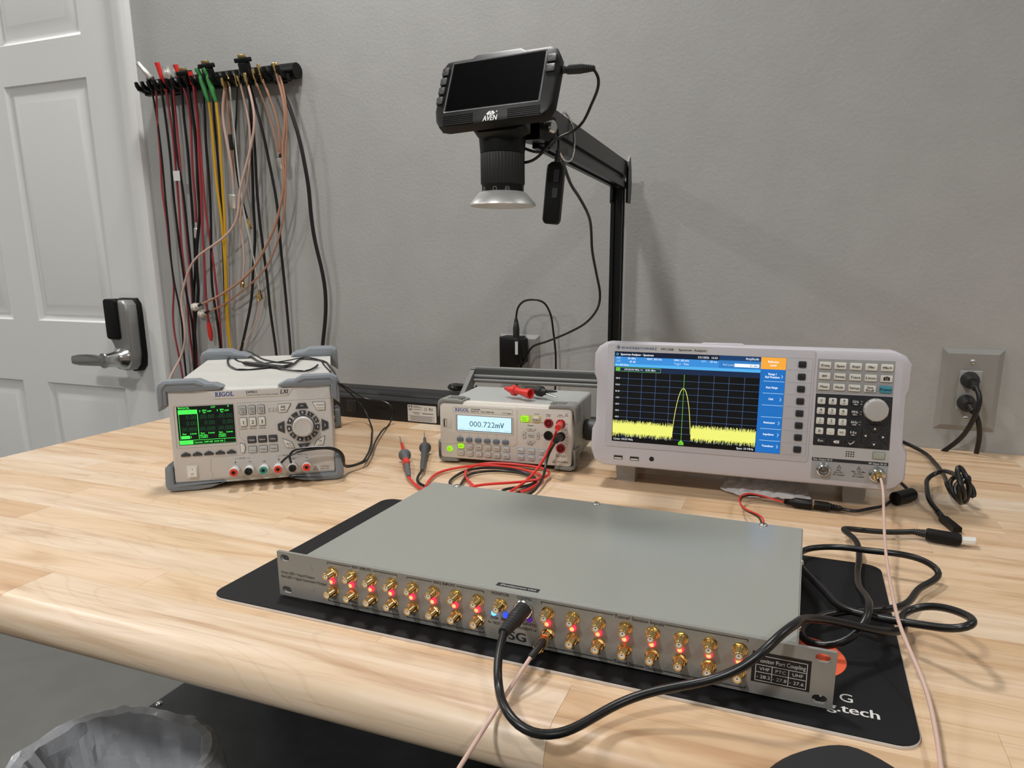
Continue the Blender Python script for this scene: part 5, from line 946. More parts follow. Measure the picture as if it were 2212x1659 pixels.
 'rfslv': [(270.8,-440,21.3),(272.9,-455,23.7),(270.8,-478,21.8)],
 'sc_pwr': [(210.7,-130,519.4),(216.3,-130,514.6),(218.2,-128,508.1),(213.8,-120,499),(204.1,-110,487.8),(194.1,-100,474.7),(182.4,-95,464.3),(168.9,-95,460),(158.6,-105,453.3),(151.9,-120,440),(143.5,-130,428.3),(136.4,-135,423.9),(128.4,-130,425.9)],
 'sc_cab2': [(124.9,-125,444),(133.7,-120,439.6),(145.2,-110,438.7),(150.8,-100,444.3),(153.5,-90,454.6),(151.8,-80,466),(145.2,-80,477.5)],
 'sc_rem': [(157.2,-90,466.8),(160.5,-95,456.2),(162,-100,447.1),(162.7,-104,437)],
 'sc_down': [(148.7,-60,453.9),(144.8,-40,445.5),(144.5,-30,438),(143.3,0,418.8),(141.7,50,403),(140.9,90,387.8),(135.1,130,374.7),(128.2,160,362),(118.6,200,334.8),(115.1,240,297.6),(111.3,280,261.4),(95.6,320,232.2),(65.1,350,203.9),(22.7,368,181.7),(-29.4,380,160.5),(-57.6,384,149.7),(-69.6,384,128.5),(-83.9,384,101.3),(-91.3,384,62.5)],
 'sc_loop': [(149.4,-62,447.9),(147.8,-60,462.5),(146.2,-58,480),(149.5,-56,489.8),(148.8,-30,496.1),(151.2,-18,489.7),(154.1,-15,472.4),(155,-18,454),(154.7,-30,439.7),(152.7,-45,437.1),(150.5,-58,442.7),(149.4,-62,447.9)],
 'remote': [(162.7,-104,437),(161.5,-104,426.1),(155,-104,357.9)],
 'o2_usb': [(-88,378,206.7),(-84.2,374,225.3),(-71.7,370,240.3),(-49.4,368,245.3),(-27.7,372,241),(-17,380,220.1),(-14.2,392,182.9),(-10.4,396,141),(-10.9,396,56)],
 'o1_a': [(720.1,372,118.3),(725.2,366,107.1),(726.3,362,93.5),(723.1,362,75.3),(718.7,370,53.3),(711.7,385,28.9),(696.1,400,4.5),(686.6,405,-6.9)],
 'o1_b': [(722.3,376,79.8),(727.9,372,68.2),(734,376,49.6),(739.1,390,26.4),(740.6,402,2.9),(740.7,405,-9.3)],
}
# ------------------------------------------------------------------ cables and leads
def cable(name, label, key, r, m, group=None, seg=8, step=3.5, cat='cable', pts=None):
    t = thing(name, label, cat, group=group); p = pts or P[key]; c0 = Vector(p[0])
    t.location = c0*S
    mb = MB(); mb.tube([Vector(q)-c0 for q in p], r, m, seg, step); mb.build('jacket', t); t['c0'] = list(c0); return t
def off(t): return Vector(t['c0'])
def along(a, b): a, b = Vector(a), Vector(b); d = (b-a); return a, d.normalized(), d.length
def conn(t, name, a, b, prof, m, seg=16, parent=None):
    """turned part from a to b; prof = [(radius, fraction)]"""
    a, d, L = along(a, b); mb = MB(); mb.lathe([(r, f*L) for r, f in prof], a-off(t), d, m, seg); return mb.build(name, parent or t)
def boot(t, a, b, r0, r1, n=5, m=None, name='strain_relief'):
    pr = []
    for i in range(n):
        f0, f1 = i/n, (i+.6)/n; q0 = r0+(r1-r0)*f0; q1 = r0+(r1-r0)*f1; pr += [(q0, f0), (q1, f1), (q1*.86, f1+.02), (q1*.86, min(1, f0+.96/n))]
    return conn(t, name, a, b, pr, m or M_rub)

# wall rack for test leads
def lead_rack():
    t = thing('cable_rack', 'long black comb rack on the wall holding hanging test leads', 'cable rack', TM(-800, YW, 705))
    mb = MB(); mb.tube([(-195, -17, 10), (205, -17, 10)], 16, M_blk, 24, smooth=False); mb.build('support_tube', t)
    mb = MB(); mb.box(-212, 196, -36, -26, -12, 2, M_blk, 1.5); mb.build('back_bar', t)
    pm = MB(); a = [(0, -10), (0, 2), (-22, 3), (-29, 6), (-32, 12), (-35, 11.5), (-34, 3), (-28, -5)]
    pm.rings([[(-3.5, y-26, z) for y, z in a], [(3.5, y-26, z) for y, z in a]], M_blk); me = pm.mesh('prong', 20)
    for i in range(23): place('prong', me, t, TM(-208+i*18, 0, 0))
    for x in (-150, 150): mb = MB(); mb.box(x-14, x+14, -6, 0, -8, 28, M_blk); mb.build('wall_mount', t)
lead_rack()
HANG = [  # key, name, label, radius, material
 ('h_blk1', 'test_lead', 'thin black lead, nearest the door on the comb rack', 1.7, M_cab),
 ('h_red1', 'test_lead', 'thin red lead, nearest the door on the comb rack', 1.7, M_redd),
 ('h_blk2', 'test_lead', 'black lead with long tilted silver connector, second black one from the door', 2.0, M_cab),
 ('h_red2', 'test_lead', 'red lead with a tall red plug standing on the comb rack', 1.9, M_redd),
 ('h_blk3', 'test_lead', 'black lead carrying a white tag, third black one from the door', 2.0, M_cab),
 ('h_red3', 'test_lead', 'red lead with silver bayonet plug beside the white tag', 1.9, M_redd),
 ('h_blk4', 'test_lead', 'black lead hanging straight behind the white coax connectors', 2.2, M_cab),
 ('h_red4', 'test_lead', 'short red lead ending in small silver connectors', 2.0, M_redd),
 ('h_blk5', 'test_lead', 'thick black lead with square black plug left of the green boots', 2.8, M_cab),
 ('h_red5', 'test_lead', 'red lead ending in a red alligator clip', 2.1, M_redd),
 ('h_red6', 'test_lead', 'dark red lead, the red one nearest the yellow leads', 1.9, M_redd),
 ('h_blk6', 'test_lead', 'black lead just left of the two yellow leads', 2.2, M_cab),
 ('h_yel1', 'test_lead', 'yellow lead with green boot, left of the two yellow leads', 2.3, M_yel),
 ('h_yel2', 'test_lead', 'yellow lead with green boot, right of the two yellow leads', 2.3, M_yel),
 ('h_blk7', 'test_lead', 'black lead hidden behind the yellow leads with gold tipped black plug', 2.0, M_cab),
 ('h_pnk1', 'coax_cable', 'pale pink coax bowing left to a round silver connector', 2.3, M_pnk),
 ('h_cop1', 'coax_cable', 'copper coax with a black sleeve beside the bowing pink coax', 2.0, M_cop),
 ('h_pnk2', 'coax_cable', 'pale pink coax ending in a small gold connector', 1.8, M_pnk),
 ('h_pnk3', 'coax_cable', 'pale pink coax sweeping left across the hanging leads to the bench', 2.0, M_pnk),
 ('h_blk8', 'test_lead', 'black cable curling left to the top of the power supply', 2.4, M_cab),
 ('h_blk10', 'test_lead', 'black cable, second from the right of the three straight ones', 2.3, M_cab),
 ('h_blk9', 'test_lead', 'black cable bowing right, next to the thickest black cable', 2.4, M_cab),
 ('h_cop2', 'coax_cable', 'thin copper coax, leftmost of the copper loop by the rack end', 1.5, M_cop),
 ('h_cop3', 'coax_cable', 'copper coax, middle of the copper loop by the rack end', 1.9, M_cop),
 ('h_cop4', 'coax_cable', 'copper coax swinging down left to the upper white connector', 2.1, M_cop),
 ('h_cop5', 'coax_cable', 'copper coax swinging down left to the lower white connector', 1.7, M_cop),
 ('h_blk11', 'test_lead', 'thickest black cable hanging farthest right from the comb rack', 3.2, M_cab),
 ('h_gry', 'coax_cable', 'thin grey braided cable with gold tips in the middle of the leads', 1.4, M_gryc),
 ('h_blk12', 'test_lead', 'thin black cable ending in one gold tip beside the braided cable', 1.5, M_cab),
 ('h_pnk4', 'coax_cable', 'very thin pink wire trailing down to the power supply top', 1.1, M_pnk)]
HO = {}
for key, nm, lb, r, m in HANG: HO[key] = cable(nm, lb, key, r*1.3, m, 'leads hanging on the comb rack', 8, 9)
def up(key, kind, h, tilt=(0, -.35, 1)):
    t = HO[key]; a = Vector(P[key][0]); d = Vector(tilt).normalized(); b = a+d*h; a = a-Vector((0, 0, 6))
    if kind == 'banana': conn(t, 'plug', a, b, [(3, 0), (4, .15), (4, .95), (3, 1)], M_rub)
    if kind == 'red': conn(t, 'plug', a, b, [(3, 0), (5, .1), (5, .45), (4.6, .5), (5.6, 1)], M_redc)
    if kind == 'bnc': conn(t, 'plug_boot', a, a+(b-a)*.5, [(3.4, 0), (4.6, .3), (4.6, 1)], M_rub); conn(t, 'plug', a+(b-a)*.45, b, [(5, 0), (6.4, .1), (6.4, .6), (5.6, .65), (5.6, 1), (4.4, 1)], M_nik)
    if kind == 'sma': conn(t, 'plug', a, b, [(2, 0), (2.4, .4), (4, .42), (4, .9), (3, 1)], M_gold, 8)
    if kind == 'block':
        mb = MB(); M = TM(*(a-off(t)))@RX(18); mb.box(-11, 11, -7, 7, 8, h, M_blk, 2); mb.box(-17, 17, -8, 8, h, h+9, M_blk, 2); mb.build('plug', t, M); mb = MB(); mb.box(-8, 8, -4, 4, h+9, h+15, M_gold, 1); mb.build('plug_contacts', t, M)
up('h_blk1', 'banana', 20); up('h_red1', 'banana', 24); up('h_blk2', 'bnc', 64, (-.5, -.4, .75)); up('h_red2', 'red', 52); up('h_blk3', 'bnc', 42); up('h_red3', 'bnc', 40); up('h_blk4', 'bnc', 36); up('h_red4', 'red', 34)
up('h_blk5', 'block', 20); up('h_red5', 'red', 22); up('h_red6', 'banana', 20); up('h_blk6', 'banana', 26); up('h_blk7', 'block', 36); up('h_pnk1', 'sma', 20); up('h_cop1', 'sma', 16); up('h_pnk2', 'sma', 20); up('h_pnk3', 'sma', 24)
up('h_blk8', 'bnc', 36); up('h_blk9', 'banana', 36); up('h_blk10', 'block', 48); up('h_cop2', 'sma', 28); up('h_cop3', 'sma', 30); up('h_cop4', 'sma', 20); up('h_cop5', 'sma', 20); up('h_blk11', 'banana', 24); up('h_gry', 'sma', 16); up('h_blk12', 'sma', 18)
for key in ('h_yel1', 'h_yel2'):
    t = HO[key]; a = Vector(P[key][0]); b = a+Vector((-12, -4, 50)); conn(t, 'boot', a+Vector((0, 0, -4)), b, [(3.6, 0), (5.4, .25), (6.4, .9), (5, 1)], M_grn); conn(t, 'plug', b, b+Vector((-4, -6, 14)), [(5, 0), (5, .8), (4, 1)], M_grn)
def tip(key, name, prof, m, L=16, seg=10):
    p = P[key]; a, d, _ = along(p[-2], p[-1]); b = Vector(p[-1]); return conn(HO[key], name, b-d*2, b+d*L, prof, m, seg)
sil = [(3, 0), (4.6, .1), (4.6, .45), (3.2, .5), (3.2, .8), (4, .85), (4, 1)]
tip('h_cop4', 'sleeve', [(3, 0), (3.2, 1)], M_rub, 12); tip('h_cop5', 'sleeve', [(2.8, 0), (3, 1)], M_rub, 14)
for key, dl in (('h_cop4', 12), ('h_cop5', 14)):
    p = P[key]; a, d, _ = along(p[-2], p[-1]); b = Vector(p[-1])+d*dl; conn(HO[key], 'end_connector', b, b+d*20, [(4, 0), (7, .08), (7, .4), (10, .45), (10, .8), (7, 1)], mat('nickel_connector', 'e2dcd2', .35, .4), 10)
tip('h_pnk1', 'end_connector', [(4, 0), (5, .3), (12, .34), (13, .6), (12, .95), (8, 1)], M_nik, 44, 20)
tip('h_cop1', 'end_sleeve', [(3.2, 0), (3.6, 1)], M_rub, 14)
p = P['h_cop1']; conn(HO['h_cop1'], 'mid_sleeve', p[3], p[4], [(3.6, 0), (4.2, .1), (4.2, .9), (3.6, 1)], M_rub)
tip('h_cop2', 'end_connector', [(3.6, 0), (3.6, .3), (9.5, .35), (9.5, .75), (6, 1)], M_nik, 32, 14); tip('h_cop3', 'end_connector', [(3.6, 0), (4.4, .4), (4.4, 1)], M_rub, 14)
tip('h_gry', 'end_connector', [(3.4, 0), (3.4, .4), (5, .45), (5, 1)], M_gold, 20, 8); tip('h_blk12', 'end_connector', [(3, 0), (3.4, .4), (5.2, .5), (5.6, 1)], M_gold, 22, 8); tip('h_pnk2', 'end_connector', [(3, 0), (3, .4), (5, .5), (5, 1)], M_gold, 18, 8)
tip('h_red4', 'end_connector', [(3.4, 0), (4, .35), (6, .4), (6, 1)], M_nik, 34); tip('h_red5', 'alligator_clip', [(4, 0), (5.6, .2), (5.6, .7), (3, 1)], M_redc, 44)
t = HO['h_blk3']; q = Vector(P['h_blk3'][4])-off(t); mb = MB(); mb.box(q.x-16, q.x+4, q.y-8, q.y-7.4, q.z+4, q.z+26, mat('white_tag', 'd0d0d0', .6)); mb.build('tag', t)
# small gold tipped pigtail among the leads is part of the braided cable
p = P['h_pnk4']; conn(HO['h_pnk4'], 'end_connector', p[0], Vector(p[0])+Vector((-3, 0, 16)), [(4, 0), (5, .1), (5, .6), (3, 1)], M_gold, 8)

# wires of the power supply
w1 = cable('supply_wire', 'black wire from the middle output post curving right around the power supply', 'dp_w1', 1.6, M_cab, 'power supply output wires')
w2 = cable('supply_wire', 'black wire from a red output post looping wide over the bench to the strip', 'dp_w2', 1.6, M_cab, 'power supply output wires')
c1 = cable('coiled_lead', 'long thin black lead coiled on top of the power supply', 'dp_c1', 1.7, M_cab)
c2 = cable('coiled_lead', 'black lead with a sleeved splice lying through the coil on the power supply', 'dp_c2', 1.7, M_cab)
conn(c2, 'splice_sleeve', P['dp_c2'][-1], P['dp_c2'][-4], [(2, 0), (3.6, .06), (3.8, .94), (2, 1)], M_rub)
# multimeter leads with probes
def probe(key, pk, label, m, body, ring):
    t = cable('probe_lead', label, key, 2.0, m, 'multimeter probe leads', 10, 6); p = [Vector(v) for v in P[pk]]
    conn(t, 'handle', p[0], p[1], [(2.6, 0), (3.4, .08), (4.6, .4), (4.4, .55), (5.6, .8), (6.2, 1)], body, 18)
    conn(t, 'finger_guard', p[1]+(p[0]-p[1]).normalized()*8, p[1]-(p[0]-p[1]).normalized()*2, [(6, 0), (9.5, .3), (10, .8), (6.5, 1)], body, 24)
    conn(t, 'nose', p[1], p[3], [(6, 0), (3.6, .3), (2.4, 1)], ring, 14); conn(t, 'needle', p[3], p[4], [(1.1, 0), (1.1, .85), (.3, 1)], M_ali, 8)
    if ring is not body: conn(t, 'colour_inlay', p[0]+(p[1]-p[0])*.5, p[0]+(p[1]-p[0])*.72, [(5.2, 0), (6.1, .5), (5.4, 1)], M_redc, 18)
    d = (Vector(P[key][0])-Vector((117+0, 50, 0))); a = Vector(P[key][0])
    return t
grh = mat('probe_grey', '5f6163', .5); gr2 = mat('probe_dark_grey', '4a4c4e', .5)
tr = probe('dm_red', 'prb_red', 'red test lead with grey probe, curled in front of the multimeter', M_redc, grh, M_redc)
tb = probe('dm_blk', 'prb_blk', 'black test lead with grey probe, curled in front of the multimeter', M_cab, gr2, gr2)
ca, sa = math.cos(R_(4.84)), math.sin(R_(4.84))
def dmw(u, v, w): return Vector((-81.5+u*ca+w*sa, 38.7+u*sa-w*ca, 8.4+v))
conn(tr, 'banana_plug', dmw(197.8, 66.8, 0.5), Vector(P['dm_red'][0])+Vector((1, 2, 3)), [(4, 0), (5, .12), (4.6, .5), (5.2, .62), (4.6, 1)], M_redc, 18); conn(tb, 'banana_plug', dmw(198, 47, 0.5), Vector(P['dm_blk'][0])+Vector((0, 2, 2)), [(4, 0), (5, .12), (4.6, .5), (5.2, .62), (4.6, 1)], M_rub, 18)
# adaptor clips on the multimeter top
def clips():
    zt = 101
    for nm, lb, m, a, b in (('clip_adaptor', 'red plastic clip adaptor lying on the multimeter', M_redc, (-3, 120, zt+11), (53, 97, zt+9)), ('clip_adaptor', 'black clip adaptor with open jaws lying on the multimeter', M_rub, (28, 136, zt+10), (84, 112, zt+9))):
        t = thing(nm, lb, 'clip adaptor', TM(*a)); t['c0'] = list(a)
        A, d, L = along(a, b)
        conn(t, 'body', A, A+d*L*.95 if m is M_redc else A+d*L*.75, [(2.5, 0), (3.5, .1), (5, .16), (5.5, .3), (8.6, .33), (8.6, .43), (6, .46), (5, .6), (8.2, .95), (8.6, 1), (6.4, 1), (4, .8)] if m is M_redc else [(5, 0), (6, .3), (6, .55), (8.6, .6), (8.6, .78), (6, .82), (4.5, 1)], m, 24)
        if m is M_rub:
            for s in (1, -1): conn(t, 'jaw', A+d*L*.74+Vector((0, 0, s*2)), A+d*L*1.12+Vector((0, 0, s*4.5)), [(2.4, 0), (2.2, .6), (1, 1)], M_rub if s > 0 else M_ali, 8)
clips()
# adaptor lead behind the rack unit
t = cable('adaptor_lead', 'short red and black power lead leaving the back of the rack unit', 'ad_red', 1.15, M_redc)
mb = MB(); mb.tube([Vector(q)-off(t) for q in P['ad_blk']], 1.15, M_cab, 8, 6); mb.build('black_conductor', t)
a, b = P['ad_f']; conn(t, 'barrel_socket', a, b, [(2.6, 0), (4.2, .05), (3, .1), (4.4, .14), (3.4, .2), (4.6, .3), (6.4, .4), (6.6, 1)], M_blk, 20)
t = cable('adaptor_cable', 'black power cord with round plug and ferrite in front of the analyzer foot', 'ad_cab', 2.2, M_cab)
a, b = P['ad_m']; conn(t, 'barrel_plug', a, b, [(5.8, 0), (6, .5), (5, .55), (5, .62), (3.6, .64), (4.8, .7), (3.4, .73), (4.4, .8), (3.2, .83), (4, .9), (2.6, 1)], M_blk, 20); conn(t, 'plug_contact', Vector(a)-(Vector(b)-Vector(a)).normalized()*5, a, [(2.8, 0), (2.8, 1)], M_gold, 14)
a, b = P['ferr']; conn(t, 'ferrite_bead', a, b, [(5, 0), (9, .06), (9, .94), (5, 1)], M_blk, 12)
mb = MB(); mb.tube([Vector(q)-off(t) for q in P['ad_cab2']], 2.2, M_cab, 8, 6); mb.build('jacket_tail', t)
t = cable('bundled_cord', 'black cord wound into a tangled bundle on the bench right of the analyzer', 'cord_r', 3.1, M_cab, None, 10, 5)
a = P['usb_micro']; conn(t, 'strain_relief', a[0], a[1], [(2.6, 0), (3.6, .3), (3, .4), (3.8, .6), (3.2, .7), (4, 1)], M_rub); mb = MB(); A, d, L = along(a[1], a[2]); nrm = Vector((0, 0, 1)).cross(d).normalized()
mb.rings([[A-off(t)+d*s+nrm*x+Vector((0, 0, z)) for x, z in ((-5, -3), (5, -3), (5, 3), (-5, 3))] for s in (0, L)], M_blk); mb.build('micro_plug', t)
# config cable
t = cable('usb_cable', 'thick black usb cable looping from the config socket across the bench', 'cfg', 3.2, M_cab, None, 12, 5)
sk = Vector((249.3, -433, 37.2)); sk = Vector((249.3*math.cos(R_(-.876)), -433+249.3*math.sin(R_(-.876)), 37.2)); c0 = Vector(P['cfg'][0])
conn(t, 'plug_body', sk+Vector((0, -1, 0)), sk+(c0-sk)*.5, [(6.2, 0), (6.4, .1), (6.4, .95), (5.6, 1)], M_rub, 24); boot(t, sk+(c0-sk)*.48, c0+(c0-sk)*.04, 5.8, 4.2, 6)
a = [Vector(q) for q in P['usb_a']]; boot(t, a[0], a[1], 3.4, 5, 5); d = (a[2]-a[1]).normalized(); nrm = Vector((0, 0, 1)).cross(d).normalized()
def bar(a, b, w_, h_, m, name, ch=1.0):
    mb = MB(); rr = []
    for s, k in ((0, .8), (.06, 1), (.94, 1), (1, .85)): rr.append([a-off(t)+(b-a)*s+nrm*x*k+Vector((0, 0, z*k)) for x, z in ((-w_, -h_+ch), (-w_+ch, -h_), (w_-ch, -h_), (w_, -h_+ch), (w_, h_-ch), (w_-ch, h_), (-w_+ch, h_), (-w_, h_-ch))])
    mb.rings(rr, m); return mb.build(name, t)
bar(a[1], a[2], 8.6, 5, M_blk, 'usb_plug_body', 1.6); us = bar(a[2], a[3], 6, 2.3, mat('usb_shell', 'efeeea', .35, .15), 'usb_plug_shell', .4)
# RF cable between the analyzer and the rack unit: runs out over the bench front and back
rf = P['rf']+[(585, -560, -15), (560, -640, -70), (470, -690, -130), (360, -690, -110)]+P['rf2'][::-1]
t = cable('rf_cable', 'thin pink braided coax from the analyzer input to the rack unit gold connector', 'rf', 1.55, M_pnk, None, 10, 6, pts=rf)
a = [Vector(q) for q in P['rfslv']]; conn(t, 'black_sleeve', a[2], a[1], [(1.8, 0), (2.6, .05), (3.0, .9), (2.4, 1)], M_rub); dd = Vector((0.05, 1, .02)).normalized()
g0 = Vector((270.2, -437, 20)); conn(t, 'coupling_nut', g0+Vector((-1, -22, -3.5)), g0+Vector((0, -8, 0)), [(3, 0), (4.5, .08), (4.5, .9), (4, 1)], M_gold, 6); conn(t, 'plug_ferrule', a[1], g0+Vector((-1, -21, -3.5)), [(2.8, 0), (3.4, .2), (3.6, 1)], M_gold, 14)
aM = Matrix.Translation((207.86*S, 11.26*S, 0))@RZ(1.86)@TM(0, 0, 69.06)@RX(-3.44)
s0 = aM@Vector((340.4*S, -14*S, -16.4*S))/1; s1 = aM@Vector((340.6*S, -26*S, -19*S)); e0 = Vector(P['rf'][0])
conn(t, 'analyzer_coupling', s0*1000, s1*1000, [(6, 0), (6, .3), (4.4, .35), (4.4, .8), (3.2, 1)], M_gold, 8); conn(t, 'analyzer_sleeve', s1*1000, e0, [(2.8, 0), (2.8, .8), (2, 1)], mat('dark_sleeve', '3a3a3c', .5), 14)
# microscope cords
t = cable('microscope_power_cord', 'thin black cord from the plug at the microscope screen, looping under the arm', 'sc_pwr', 1.7, M_cab); a0 = Vector(P['sc_pwr'][0]); hs = Vector((182, -124, 528))
hd = TM(53.7, -171.2, 475.6)@RZ(-2.6)@RX(-26.5)@RY(-1.8); hs = (hd@Vector((129*S, 4*S, 42*S)))*1000
conn(t, 'plug_body', hs, hs+(a0-hs)*.62, [(3.6, 0), (4.2, .15), (3.6, .2), (5, .35), (5, 1)], M_rub, 18); boot(t, hs+(a0-hs)*.6, a0+(a0-hs)*.06, 5, 3, 6)
cable('microscope_signal_cord', 'thin black cord from the microscope barrel running back to the arm', 'sc_cab2', 1.6, M_cab)
t = cable('wired_remote', 'slim black wired remote with two buttons hanging from the arm', 'sc_rem', 1.4, M_cab, cat='remote'); r_ = [Vector(q) for q in P['remote']]
boot(t, r_[0]+Vector((0, 0, 4)), r_[1], 2.6, 4.4, 4)
mb = MB(); d = (r_[2]-r_[1]).normalized(); nx = Vector((1, 0, 0)); nx = (nx-d*nx.dot(d)).normalized(); ny = d.cross(nx); L = (r_[2]-r_[1]).length; o_ = r_[1]-off(t); sec = [(-7, 5.5), (-10.5, 2), (-10.5, -5), (-8.5, -7), (8.5, -7), (10.5, -5), (10.5, 2), (7, 5.5)]
ny = ny if ny.y > 0 else -ny
mb.rings([[o_+d*(L*s)+nx*x*k+ny*y*k for x, y in sec] for s, k in ((-.03, .55), (.03, .95), (.1, 1), (.93, 1), (.98, .85), (1, .65))], M_blk); rb = mb.build('remote_body', t, smooth=25)
for s0_, s1_ in ((.1, .3), (.4, .56)):
    mb = MB(); mb.rings([[o_+d*(L*s)+nx*x+ny*y for s, x in ((s0_, 0), (s0_, 6.4), (s1_, 6.4), (s1_, 0))] for y in (-6.5, -8.2)][::-1], mat('remote_key', '2e2e30', .4)); mb.build('remote_button', rb)
cable('microscope_usb_cord', 'black cord hanging from the microscope arm down to the wall charger', 'sc_down', 2.2, M_cab, None, 10)
cable('wire_loop', 'silver wire loop hung around the microscope arm', 'sc_loop', 1.3, M_chr, cat='wire')
# plugs and cords at the outlets
t = cable('charger_cord', 'black usb cord arching up from the wall charger and down behind the bench', 'o2_usb', 2.1, M_cab); a0 = Vector(P['o2_usb'][0])
conn(t, 'usb_plug', a0+Vector((0, 0, -40)), a0, [(6.4, 0), (6.6, .5), (4.6, .8), (4, .82), (4, .9), (3, 1)], M_rub, 16)
t = thing('wall_charger', 'black usb wall charger block in the outlet behind the microscope', 'charger', TM(-99, YW-7.8, 108)); mb = MB(); mb.prism([(-22, 0), (14, 0), (24, 10), (24, 56), (18, 62), (-22, 62)], 0, -44, M_blk, 5); mb.build('charger_body', t)
mb = MB(); mb.box(14, 20, -44.3, -44, 28, 54, mat('white_label', 'c9c9c9', .6)); mb.build('rating_label', t)
for key, lb, z, x in (('o1_a', 'upper black plug and cord in the right wall outlet', 124, 718), ('o1_b', 'lower black plug and cord in the right wall outlet', 85, 717)):
    t = cable('outlet_cable', lb, key, 4.0, M_cab, 'cords in the right wall outlet', 12); p0 = Vector(P[key][0])
    conn(t, 'plug', (x-1, YW-7.6, z+1), (x-1, YW-34, z-1), [(12, 0), (14, .15), (13, .6), (8, 1)], M_rub, 20); boot(t, (x+2, YW-28, z-2), p0+Vector((0, -2, -4)), 8, 5, 4)
# ------------------------------------------------------------------ power strip
def strip():
    t = thing('power_strip', 'long black metal power strip with white rating label on the back of the bench', 'power strip', TM(-370, 275, 0))
    mb = MB(); sm = mat('black_powder_coat', '1b1b1d', .42, .2); pr = [(0, 0.2), (0, 42), (6, 46), (16, 58), (20, 60), (56, 60), (56, 0.2)]
    mb.rings([[(-330, y, z) for y, z in pr], [(230, y, z) for y, z in pr]], sm); b = mb.build('housing', t, smooth=15)
    mb = MB(); mb.rings([[(x, 9, 51), (x, 10.5, 50), (x, 12, 54.6), (x, 11, 55)] for x in (-330, 230)], M_rub); mb.build('seam', t)
    for x in (-46, -230, -140):
        mb = MB(); mb.box(x-12, x+12, -1.6, 0, 12, 37, mat('dark_receptacle', '262628', .5), 1); o = mb.build('outlet', t); mb = MB()
        for z in (29, 18): mb.rect(x-8, z-1.4, x-1, z+1.4, M_blkg, 1.7)
        mb.flat(ngon(x+6, 24, 2.6, 12), M_blkg, 1.7); mb.build('outlet_slots', o, smooth=0)
    mb = MB(); lm = mat('label_paper', 'd9d7d2', .6); mb.flat(rrect(87, 3, 152, 37, 2, 3), lm, .4); k = .5
    mb.text('M', 89.5, 31, 97.5, 4.6, INK, k, .05); mb.text('W', 89.5, 25, 97.5, 4.6, INK, k, .05); mb.line(ngon(128, 29.6, 2.6, 16)+ngon(128, 29.6, 2.6, 16)[:1], .7, INK, k); mb.text('RU', 136, 27.6, 144, 5, INK, k, .03)
    for x0, x1, z in ((100, 113, 34), (100, 120, 31.8), (100, 119, 27.6), (98, 116, 21.4), (101, 114, 18.6), (120, 145, 19.6)): mb.rect(x0, z, x1, z+(1.6 if x0 == 120 else .9), INKG, k)
    for q in range(7): mb.rect(89.5+(q % 3)*2, 14.6-q*1.7, 148-(q % 2)*6, 15.3-q*1.7, INKG, k)
    mb.build('rating_label', b, smooth=0)
    t = thing('cord_coil', 'black power cord coiled behind the power strip beside the multimeter', 'cord', TM(-190, 325, 60)); mb = MB()
    pts = []
    for q in range(60): a = q*.55; pts.append((-10+q*.6+26*math.cos(a), -4+9*math.sin(a*1.1), 10+7*math.sin(a)))
    mb.tube(pts, 3.4, M_cab, 8, 8); mb.build('jacket', t); mb = MB(); mb.box(18, 30, -22, -14, 10, 18, mat('tan_tie', 'cbbd8f', .5), 1); mb.build('cable_tie', t)
strip()
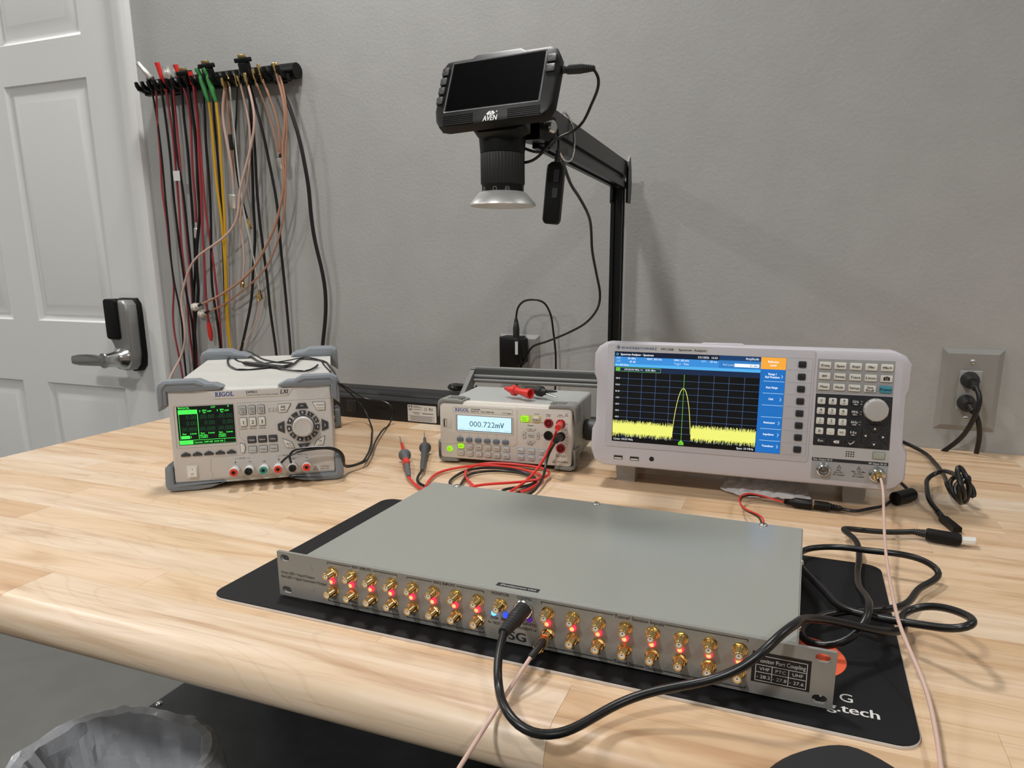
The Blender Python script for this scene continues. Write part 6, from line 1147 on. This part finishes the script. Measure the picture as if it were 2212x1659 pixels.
# ------------------------------------------------------------------ loose plastic bag under the analyzer
def bag():
    rn = random.Random(11); t = thing('plastic_bag', 'crumpled clear plastic bag poking out under the analyzer', 'plastic bag', TM(415, 66, 0))
    mb = MB(); NX, NY = 22, 12; g = []
    for j in range(NY):
        for i in range(NX):
            u, v = i/(NX-1)*2-1, j/(NY-1)
            front = 46*(1-.55*u*u)*(1-.25*math.sin(3*u+1))
            x = u*58+rn.uniform(-2.5, 2.5); y = 60-v*(60+front)+rn.uniform(-2, 2); z = 2+max(0, (1-v)**.8)*22*(1-.5*abs(u))+rn.uniform(0, 7)*(1-.5*v)
            g.append((x, y, min(z, 24) if v < .5 else min(z, 17)))
    k = mb.mi(mat('clear_film', 'eceaea', .25, alpha=.8)); mb.v = g
    for j in range(NY-1):
        for i in range(NX-1):
            a = j*NX+i; mb.f += [(a, a+NX, a+1), (a+1, a+NX, a+NX+1)]; mb.fm += [k, k]
    mb.build('film', t, smooth=8)
bag()
# ------------------------------------------------------------------ office chair whose armrest reaches into view
def chair():
    t = thing('office_chair', 'black office chair armrest at the bench front edge, bottom right corner', 'chair', TM(640, -900, FL+4.5))
    mb = MB(); o = [(-38, -150), (38, -150), (46, 60), (40, 105), (14, 128), (-12, 122), (-40, 96), (-46, 40)]
    o = [(v.x, v.y) for v in spline([Vector((x, y, 0)) for x, y in o+o[:1]], 6)][:-1]; o = [((o[i-1][0]+2*q[0]+o[(i+1) % len(o)][0])/4, (o[i-1][1]+2*q[1]+o[(i+1) % len(o)][1])/4) for i, q in enumerate(o)]
    M = TM(-140, 236, 796)@RZ(14); mb.slab(o, -28, 0, mat('black_soft_pad', '161618', .6), 6); ar = mb.build('armrest_pad', t, M)
    mb = MB(); mb.tube([(-140, 200, 771), (-150, 160, 620), (-150, 80, 470), (-120, 20, 420)], 17, M_blk, 14); mb.build('armrest_post', t)
    mb = MB(); mb.prism(rrect(-240, 395, 240, 455, 26, 5), 220, -240, mat('black_mesh_fabric', '18181a', .8), 14); mb.build('seat', t)
    mb = MB(); mb.lathe([(26, 60), (26, 250), (17, 252), (17, 400)], (0, 0, 0), (0, 0, 1), M_blk, 20); mb.build('column', t)
    for q in range(5):
        a = R_(72*q); mb = MB(); mb.tube([(0, 0, 100), (150*math.cos(a), 150*math.sin(a), 90), (290*math.cos(a), 290*math.sin(a), 62)], 20, M_blk, 10, rend=13); b = mb.build('base_leg', t)
        mb = MB(); mb.lathe([(24, -12), (27, -8), (27, 8), (24, 12)], (290*math.cos(a), 290*math.sin(a), 27), (math.sin(a), -math.cos(a), 0), M_rub, 18); mb.build('caster', b)
chair()
for o in list(bpy.data.objects):
    if 'c0' in o.keys(): del o['c0']
bpy.data.objects.remove(_to, do_unlink=True)
